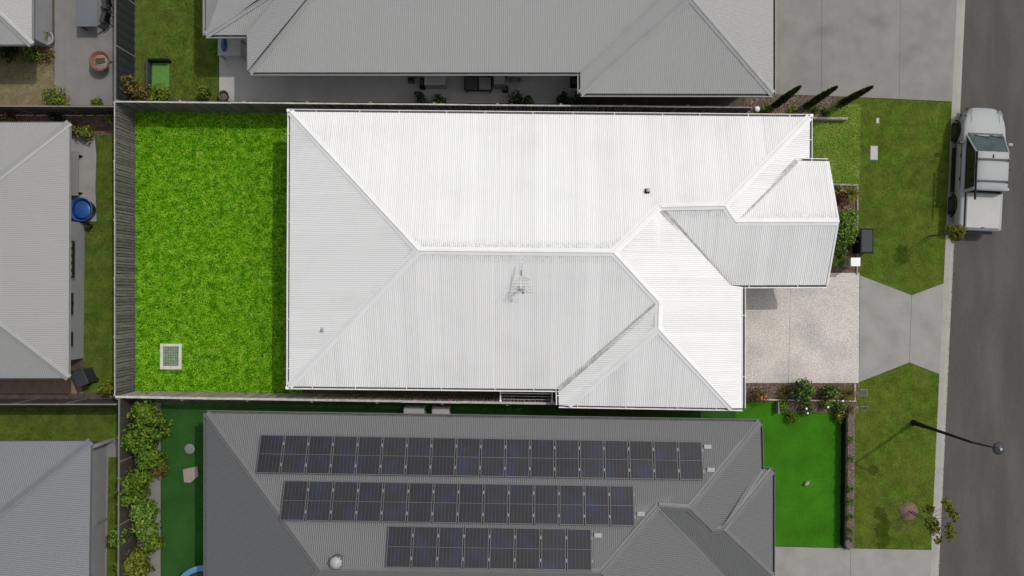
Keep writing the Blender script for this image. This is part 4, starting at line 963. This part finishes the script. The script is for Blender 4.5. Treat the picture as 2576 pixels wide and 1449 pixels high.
# cabin: glass box, white roof, pillars
base = [(.76, 1.42, 1.08), (-.76, 1.42, 1.08), (-.79, .95, 1.06), (-.79, -1.0, 1.06), (.79, -1.0, 1.06), (.79, .95, 1.06)]
topr = [(.64, .60, 1.74), (-.64, .60, 1.74), (-.68, .50, 1.74), (-.68, -.92, 1.74), (.68, -.92, 1.74), (.68, .50, 1.74)]
mb = MB(); mb.add(base + topr, [(1, 2, 8, 7), (2, 3, 9, 8), (3, 4, 10, 9), (4, 5, 11, 10), (5, 0, 6, 11), (6, 7, 8, 9, 10, 11)]); mb.build('side_glass', M['glass'], ute)
MB().add([base[0], base[1], topr[1], topr[0], (.74, 1.39, 1.05), (-.74, 1.39, 1.05), (-.62, .57, 1.70), (.62, .57, 1.70)], [(0, 1, 2, 3)][:1] and [(3, 2, 1, 0), (4, 5, 6, 7)]).build('windscreen', M['windscreen'], ute)
for s in (-1, 1):
    MB().tube((s * .78, 1.40, 1.07), (s * .67, .56, 1.75), .03, n=6).build('pillar', M['carpaint'], ute)
    MB().tube((s * .79, -.98, 1.07), (s * .68, -.92, 1.75), .07, n=6).build('rear_pillar', M['carpaint'], ute)
rr = [[(x, y, z) for x, y, z in ((.70, yy, 1.72 + dz - .03), (.69, yy, 1.755 + dz - .02), (.62, yy, 1.78 + dz), (.3, yy, 1.80 + dz), (0, yy, 1.805 + dz), (-.3, yy, 1.80 + dz), (-.62, yy, 1.78 + dz), (-.69, yy, 1.755 + dz - .02), (-.70, yy, 1.72 + dz - .03))] for yy, dz in ((.62, -.035), (.54, -.005), (.2, 0), (-.7, -.0), (-.95, -.02), (-1.0, -.06))]
loft(MB(), rr).build('roof', M['carpaint'], ute, True)
for y in (.28, -.62): MB().bbox((0, y, 1.88), (1.46, .06, .035), .01).box((.66, y, 1.82), (.07, .09, .1)).box((-.66, y, 1.82), (.07, .09, .1)).build('roof_bar', M['dgrey'], ute)
MB().bbox((-.72, -.42, 1.88), (.07, 2.0, .07), .02).build('awning', M['black'], ute)
for y in (-.1, -.55): MB().box((-.765, y, 1.4), (.02, .03, .6), 0, 0, Matrix.Rotation(-.16, 3, 'Y')).box((.765, y, 1.4), (.02, .03, .6), 0, 0, Matrix.Rotation(.16, 3, 'Y')).build('door_pillar', M['black'], ute)
MB().tube((-.55, 1.43, 1.10), (.1, 1.30, 1.18), .012, n=5).tube((.1, 1.43, 1.10), (.68, 1.31, 1.18), .012, n=5).build('wiper', M['black'], ute)
MB().box((0, 1.46, 1.105), (1.46, .07, .02)).build('cowl', M['dgrey'], ute)
for s in (-1, 1): MB().box((s * .60, 2.0, 1.035), (.012, .85, .012), s * .06).build('bonnet_seam', M['wframe'], ute)
MB().bbox((0, .42, 1.82), (.05, .14, .05), .02).build('aerial', M['dgrey'], ute)
MB().bbox((.02, -1.78, 1.13), (1.44, 1.50, .07), .03).build('tray_cover', M['dullwhite'], ute)
MB().box((-.73, -1.78, 1.098), (.035, 1.5, .012)).box((.02, -1.02, 1.098), (1.5, .03, .012)).build('tray_seal', M['black'], ute)
MB().bbox((.02, -2.50, 1.17), (.14, .04, .03), .01).build('latch', M['dgrey'], ute)
for s in (-1, 1):
    MB().bbox((s * 1.03, 1.05, 1.12), (.20, .12, .16), .03).box((s * .93, 1.08, 1.08), (.14, .04, .04)).build('mirror', M['carpaint'] if s > 0 else M['dgrey'], ute)
    MB().box((s * .87, -2.5, .85), (.13, .14, .32)).build('tail_light', M['redlens'], ute)
    MB().bbox((s * .66, 2.36, .90), (.20, .34, .12), .03, s * .55).build('headlight', M['windscreen'], ute)
    MB().box((s * .935, .1, 1.0), (.012, 2.0, .02)).build('belt_trim', M['black'], ute)
    MB().box((s * .935, .55, .93), (.03, .16, .03)).box((s * .935, -.45, .93), (.03, .16, .03)).build('door_handle', M['dgrey'], ute)
    MB().box((s * .95, .0, .38), (.14, 1.9, .06)).build('side_step', M['black'], ute)
    for y in (1.66, -1.52):
        wh = MB(); wh.tube((s * .70, y, .30), (s * .98, y, .30), .40, n=24); w1 = wh.build('wheel', M['tyre'], ute)
        MB().tube((s * .97, y, .30), (s * .99, y, .30), .25, n=16).build('rim', M['dgrey'], w1)
        ar = MB(); k = 14
        for j in range(k):
            a1, a2 = math.pi * j / k, math.pi * (j + 1) / k
            ar.tube((s * .935, y + math.cos(a1) * .47, .34 + math.sin(a1) * .47), (s * .935, y + math.cos(a2) * .47, .34 + math.sin(a2) * .47), .035, n=6)
        ar.build('wheel_arch', M['black'], ute)
MB().bbox((0, -2.66, .52), (1.5, .12, .14), .03).build('bumper', M['dgrey'], ute)
MB().bbox((0, 2.62, .50), (1.1, .10, .2), .03).build('front_bumper', M['dgrey'], ute)
cc = (P(2458, 430, 1.8) + P(2542, 430, 1.8)) / 2
yc = (P(2470, 270, .8).y + P(2470, 581, 1.0).y) / 2
ute.location = (cc.x + .02, yc, -.10); ute.rotation_euler = (0, 0, KANG)

# ---------------------------------------------------------------- yard things
def place(px, py, z=0.0): q = P(px, py, z); return Vector((q.x, q.y, 0))
c = place(253, 155, .5); t = thing('fire_pit', 'round rusty fire bowl standing on the concrete patio', 'fire pit', c)
MB().lathe(c + Vector((0, 0, .36)), [(.12, 0), (.34, .08), (.42, .22), (.44, .24), (.40, .25), (.37, .22), (.28, .10), (0, .06)], 28).build('bowl', M['terracotta'], t, True)
MB().lathe(c + Vector((0, 0, .44)), [(.31, .04), (.2, .09), (0, .07)], 16).build('ash', M['ash'], t)
for k in range(3):
    an = 2 * math.pi * k / 3 + .4; MB().tube(c + Vector((math.cos(an) * .3, math.sin(an) * .3, 0)), c + Vector((math.cos(an) * .18, math.sin(an) * .18, .42)), .02).build('leg', M['black'], t)
for k in range(3): MB().tube(c + Vector((-.18, -.1 + .1 * k, .56)), c + Vector((.2, -.02 + .07 * k, .56)), .04, n=7).build('log', M['bark'], t)
c0, c1 = P(193, -40, .75), P(245, 67, .75); c = Vector(((c0.x + c1.x) / 2, (c0.y + c1.y) / 2, 0)); sx, sy = abs(c1.x - c0.x), abs(c1.y - c0.y)
t = thing('patio_table', 'long blue grey patio table on the concrete at the top edge', 'table', c)
MB().bbox(c + Vector((0, 0, .735)), (sx, sy, .035), .012).build('table_top', M['tabletop'], t)
for dx in (-1, 1):
    for dy in (-1, 1): MB().box(c + Vector((dx * (sx / 2 - .06), dy * (sy / 2 - .08), .36)), (.06, .06, .72)).build('leg', M['dgrey'], t)
MB().box(c + Vector((0, 0, .68)), (sx - .2, sy - .2, .06)).build('apron', M['dgrey'], t)
for px, py, an, lab in ((268, 8, .2, 'upper dark chair beside the long patio table'), (264, 45, -.25, 'lower dark chair beside the long patio table')):
    c = place(px, py, .45); t = thing('patio_chair', lab, 'chair', c, 'chairs beside the long patio table'); Rz = Matrix.Rotation(an, 3, 'Z')
    MB().bbox(c + Vector((0, 0, .44)), (.42, .42, .05), .015, an).build('seat', M['dgrey'], t); MB().box(c + Rz @ Vector((.21, 0, .66)), (.035, .40, .40), an).build('backrest', M['black'], t)
    for dx in (-.18, .18):
        for dy in (-.18, .18): MB().tube(c + Rz @ Vector((dx, dy, 0)), c + Rz @ Vector((dx * .95, dy * .95, .42)), .018, n=6).build('leg', M['black'], t)
c = place(128, 102); t = thing('potted_plant', 'lime potted plant near the top left roof corner', 'pot plant', c); MB().lathe(c, [(.2, 0), (.30, .35), (.32, .38), (.26, .38), (.25, .3), (0, .3)], 18).build('pot', M['dullwhite'], t, True)
npmesh('foliage', straps((c.x - .08, c.y + .08, .3), 60, .5, .05), 4, LD, np.repeat(tintr(60, .7, .2), 2), parent=t)
# turf lined box
c = place(404, 190); t = thing('play_corner', 'bright turf mat inside a dark low L-shaped wall on the top lawn', 'play mat', c)
MB().bbox(c + Vector((-.44, 0, .2)), (.09, 1.3, .42), .01).build('side_wall', M['dgrey'], t); MB().bbox(c + Vector((.04, .60, .2)), (.86, .09, .42), .01).build('end_wall', M['black'], t)  # end wall coloured blacker to paint its shaded face
MB().box(c + Vector((.02, -.05, .015)), (.74, 1.16, .04)).build('turf_mat', mat('box_turf', (.085, .21, .035), .9, var=.12, vs=6), t)
# table and blue bag under the northern eave
c = place(592, 130); t = thing('outdoor_table', 'pale outdoor table beside the northern house wall', 'table', c)
MB().bbox(c + Vector((0, 0, .72)), (1.0, .75, .05), .015).build('table_top', M['dullwhite'], t)
for sx in (-1, 1):
    for sy in (-1, 1): MB().box(c + Vector((sx * .44, sy * .32, .35)), (.06, .06, .7)).build('leg', M['dullwhite'], t)
c2 = c + Vector((-.22, .08, .745)); t = thing('blue_bag', 'small blue bag lying on the pale outdoor table', 'bag', c2)
V = []; mb = MB().lathe(c2, [(.14, 0), (.16, .06), (.10, .13), (0, .15)], 14); mb.v = [(c2.x + (x - c2.x) * .75, c2.y + (y - c2.y) * 1.9, z) for x, y, z in mb.v]; mb.build('body', M['blue'], t, True); MB().tube(c2 + Vector((-.02, -.12, .12)), c2 + Vector((0, .12, .12)), .012).build('handle', M['blue2'], t)
c = place(568, 245); t = thing('round_pot', 'round dark pot against the north fence on the pale path', 'pot', c); MB().lathe(c, [(.15, 0), (.22, .3), (.24, .32), (.19, .32), (.17, .2), (0, .2)], 18).build('shell', M['dgrey'], t, True); MB().lathe(c + Vector((0, 0, .19)), [(.17, 0), (.08, .03), (0, .03)], 10).build('soil', M['mulch'], t)
# things in the northern alley
def unit(name, lab, cat, px, py, sx, sy, h, m, m2=None, group=None):
    c = place(px, py, h); t = thing(name, lab, cat, c, group); MB().bbox(c + Vector((0, 0, h / 2)), (sx, sy, h), .03).build('casing', m, t)
    MB().box(c + Vector((0, 0, h + .004)), (sx * .7, sy * .6, .012)).build('lid', m2 or m, t)
    MB().box(c + Vector((-sx * .3, 0, -.0)), (.08, sy * .8, .06)).box(c + Vector((sx * .3, 0, -.0)), (.08, sy * .8, .06)).build('foot', M['black'], t); return t
unit('air_conditioner', 'pale outdoor air conditioning unit under the northern eave', 'air conditioner', 1094, 201, .9, .42, .8, M['dullwhite'], M['ncap'])
unit('storage_box', 'grey storage cabinet right of the dark folding bed frame', 'cabinet', 1256, 198, .46, .42, 1.0, M['greywall'])
unit('black_tub', 'small black tub standing on the alley floor', 'tub', 1271, 223, .24, .26, .3, M['black'], M['dgrey'])
unit('black_crate', 'black crate against the inner roof corner', 'crate', 1446, 204, .36, .38, .5, M['black'], M['dgrey'])
unit('slim_bin', 'slim black bin left of the pale air conditioner', 'bin', 1061, 207, .2, .38, .6, M['black'], M['dgrey'])
unit('red_crate', 'small dark red crate left of the slim black bin', 'crate', 1033, 200, .26, .22, .3, M['terracotta'], M['black'])
for px, lab in ((1285, 'left pale round tub in the alley'), (1304, 'right pale round tub in the alley')):
    c = place(px, 202); t = thing('round_tub', lab, 'tub', c, 'pale round tubs in the alley'); MB().lathe(c, [(.12, 0), (.15, .3), (.16, .31), (.13, .31), (.11, .05), (0, .05)], 18).build('shell', M['dullwhite'], t, True); MB().tube(c + Vector((-.14, 0, .3)), c + Vector((.14, 0, .3)), .01, n=5).build('handle', M['black'], t)
c = place(1203, 210, .5); t = thing('folding_bed', 'dark framed folding bed with grey cover in the northern alley', 'bed', c)
for dy in (-.3, .3): MB().box(c + Vector((0, dy, .48)), (1.15, .05, .05)).build('side_rail', M['black'], t)
for dx in (-.57, 0, .57): MB().box(c + Vector((dx, 0, .48)), (.05, .55, .045)).build('cross_rail', M['black'], t)
MB().bbox(c + Vector((-.28, 0, .51)), (.5, .52, .04), .01).build('cover', M['dgrey'], t); MB().bbox(c + Vector((.29, 0, .51)), (.5, .52, .04), .01).build('cover', M['wframe'], t)
for dx in (-.5, .5):
    for dy in (-.28, .28): MB().box(c + Vector((dx, dy, .24)), (.04, .04, .48)).build('leg', M['black'], t)
# units on the southern side
for px, lab in ((1041, 'wider white unit between the south fence and the dark roof'), (1108, 'narrower white unit between the south fence and the dark roof')):
    c = place(px, 1036, .8); sx = .88 if px < 1080 else .74
    t = thing('outdoor_unit', lab, 'air conditioner', c, 'white units beside the dark roof'); MB().bbox(c + Vector((0, 0, .42)), (sx, .42, .8), .03).build('casing', M['dullwhite'], t); MB().box(c + Vector((0, .215, .45)), (sx * .7, .02, .6)).build('fan_grille', M['wframe'], t); MB().box(c, (sx * .8, .3, .06)).build('foot', M['black'], t)
# western yard
c = place(203, 527, .5); t = thing('blue_tub', 'round blue plastic tub beside the western house wall', 'tub', c)
MB().lathe(c, [(.42, 0), (.49, .5), (.52, .53), (.50, .55), (.47, .53), (.40, .05), (0, .05)], 30).build('shell', M['blue'], t, True)
MB().lathe(c + Vector((0, 0, .36)), [(.44, 0), (.3, .06), (0, .08)], 30).build('cover', M['blue'], t, True)
c = place(228, 570); t = thing('dark_bucket', 'small dark bucket on the lawn below the blue tub', 'bucket', c); MB().lathe(c, [(.10, 0), (.14, .25), (.15, .26), (.12, .26), (.1, .04), (0, .04)], 14).build('shell', M['black'], t, True); MB().tube(c + Vector((-.13, 0, .27)), c + Vector((.13, 0, .27)), .01, n=5).build('handle', M['terracotta'], t)
c = place(194, 440); t = thing('low_platform', 'dark low bench on the western patio under the eave', 'platform', c)  # low grey top on black supports over the dark area of the patio
MB().bbox(c + Vector((0, 0, .42)), (.55, 1.9, .06), .015).build('seat', M['wframe'], t)
for dy in (-.8, .8): MB().box(c + Vector((0, dy, .2)), (.5, .06, .4)).build('leg', M['black'], t)
c = place(203, 950, .9); t = thing('wheelie_bin', 'dark wheelie bin angled at the corner of the western house', 'bin', c)
an = math.radians(24)
MB().bbox(c + Vector((0, 0, .5)), (.44, .62, .84), .03, an).build('body', M['charcoal'], t); MB().bbox(c + Vector((0, 0, .96)), (.52, .74, .07), .02, an).build('lid', M['charcoal'], t)
for s in (-1, 1): q = c + Matrix.Rotation(an, 3, 'Z') @ Vector((s * .2, -.28, .1)); MB().tube(q - Vector((.03, 0, 0)), q + Vector((.03, 0, 0)), .1, n=12).build('wheel', M['tyre'], t)
# south western yard
c = place(478, 1129); t = thing('round_dish', 'round grey disc lying on the dark turf', 'disc', c); MB().lathe(c + Vector((0, 0, .02)), [(.22, 0), (.23, .04), (.2, .06), (.05, .03), (0, .03)], 24).build('dish', mat('grey_green_disc', (.17, .20, .18), .6, var=.15, vs=5), t, True); MB().lathe(c + Vector((0, 0, .05)), [(.05, 0), (.04, .03), (0, .03)], 10).build('hub', M['wframe'], t)
c = place(481, 1193); t = thing('tan_board', 'tan cardboard sheet lying crooked on the dark turf', 'board', c)
MB().prism([(c.x - .34, c.y + .22), (c.x + .28, c.y + .36), (c.x + .34, c.y - .06), (c.x - .02, c.y - .36), (c.x - .28, c.y - .34)], .02, .07).build('sheet', M['tan'], t); MB().box(c + Vector((0, -.02, .08)), (.4, .04, .012), -.7).build('fold', mat('pale_fold', (.36, .29, .19), .8), t)
c = P(512, 1499, .62); t = thing('trampoline', 'round trampoline with light blue edge pad cut by the bottom edge', 'trampoline', (c.x, c.y, 0))
mb = MB(); R0, R1, k = 1.04, 1.32, 40
vs = []
for r_, z_ in ((R0, .62), (R0 + .03, .66), (R1 - .03, .66), (R1, .62)): vs += [(c.x + r_ * math.cos(2 * math.pi * i / k), c.y + r_ * math.sin(2 * math.pi * i / k), z_) for i in range(k)]
fs = [(a * k + i, a * k + (i + 1) % k, ((a + 1) % 4) * k + (i + 1) % k, ((a + 1) % 4) * k + i) for a in range(4) for i in range(k)]
mb.add(vs, [f[::-1] for f in fs]).build('edge_pad', M['blue2'], t, True)
MB().lathe((c.x, c.y, .60), [(R0 - .01, 0), (R0 - .02, .02), (0, .015)], 40).build('mat', M['charcoal'], t)
for k in range(6):
    a_ = 2 * math.pi * k / 6; MB().tube((c.x + 1.2 * math.cos(a_), c.y + 1.2 * math.sin(a_), 0), (c.x + 1.2 * math.cos(a_), c.y + 1.2 * math.sin(a_), .62), .025).build('leg', M['steel'], t)
c = place(250, 1220); t = thing('pale_pot', 'pale round pot in the dark gap beside the blue grey roof', 'pot', c); MB().lathe(c, [(.12, 0), (.17, .28), (.14, .3), (.12, .22), (0, .22)], 16).build('shell', M['tan'], t, True); MB().lathe(c + Vector((0, 0, .2)), [(.12, 0), (0, .04)], 10).build('soil', M['mulch'], t)
c = place(250, 1310); t = thing('gate', 'low grey gate crossing the dark gap beside the blue grey roof', 'gate', c)
for z in (.3, .6, .9): MB().box(c + Vector((0, 0, z)), (.75, .06, .09), .35).build('slat', M['ncapping'], t)
for s in (-1, 1): MB().box(c + Matrix.Rotation(.35, 3, 'Z') @ Vector((s * .38, 0, .5)), (.07, .07, 1.05), .35).build('post', M['wframe'], t)
# bright turf toy
c = place(2028, 1215); t = thing('ball', 'tan oval football lying on the bright turf', 'ball', c)
mb = MB().lathe((0, 0, 0), [(0, -.15), (.05, -.12), (.085, -.05), (.09, 0), (.085, .05), (.05, .12), (0, .15)], 14); R = Matrix.Rotation(.7, 3, 'Z') @ Matrix.Rotation(math.pi / 2, 3, 'Y'); mb.v = [tuple(R @ Vector(q) + c + Vector((0, 0, .09))) for q in mb.v]
mb.build('skin', M['tan'], t, True); MB().box(c + Vector((0, 0, .18)), (.1, .012, .008), .7 + .0).build('lace', M['white'], t)
c = place(2133, 1370, .2); t = thing('grey_pot', 'blue grey trough at the bottom end of the pebble strip', 'pot', c); MB().bbox(c + Vector((0, 0, .14)), (.24, .42, .28), .02, .6).build('shell', mat('blue_grey_pot', (.10, .12, .15), .6), t); MB().bbox(c + Vector((0, 0, .285)), (.16, .32, .02), .01, .6).build('soil', M['mulch'], t)
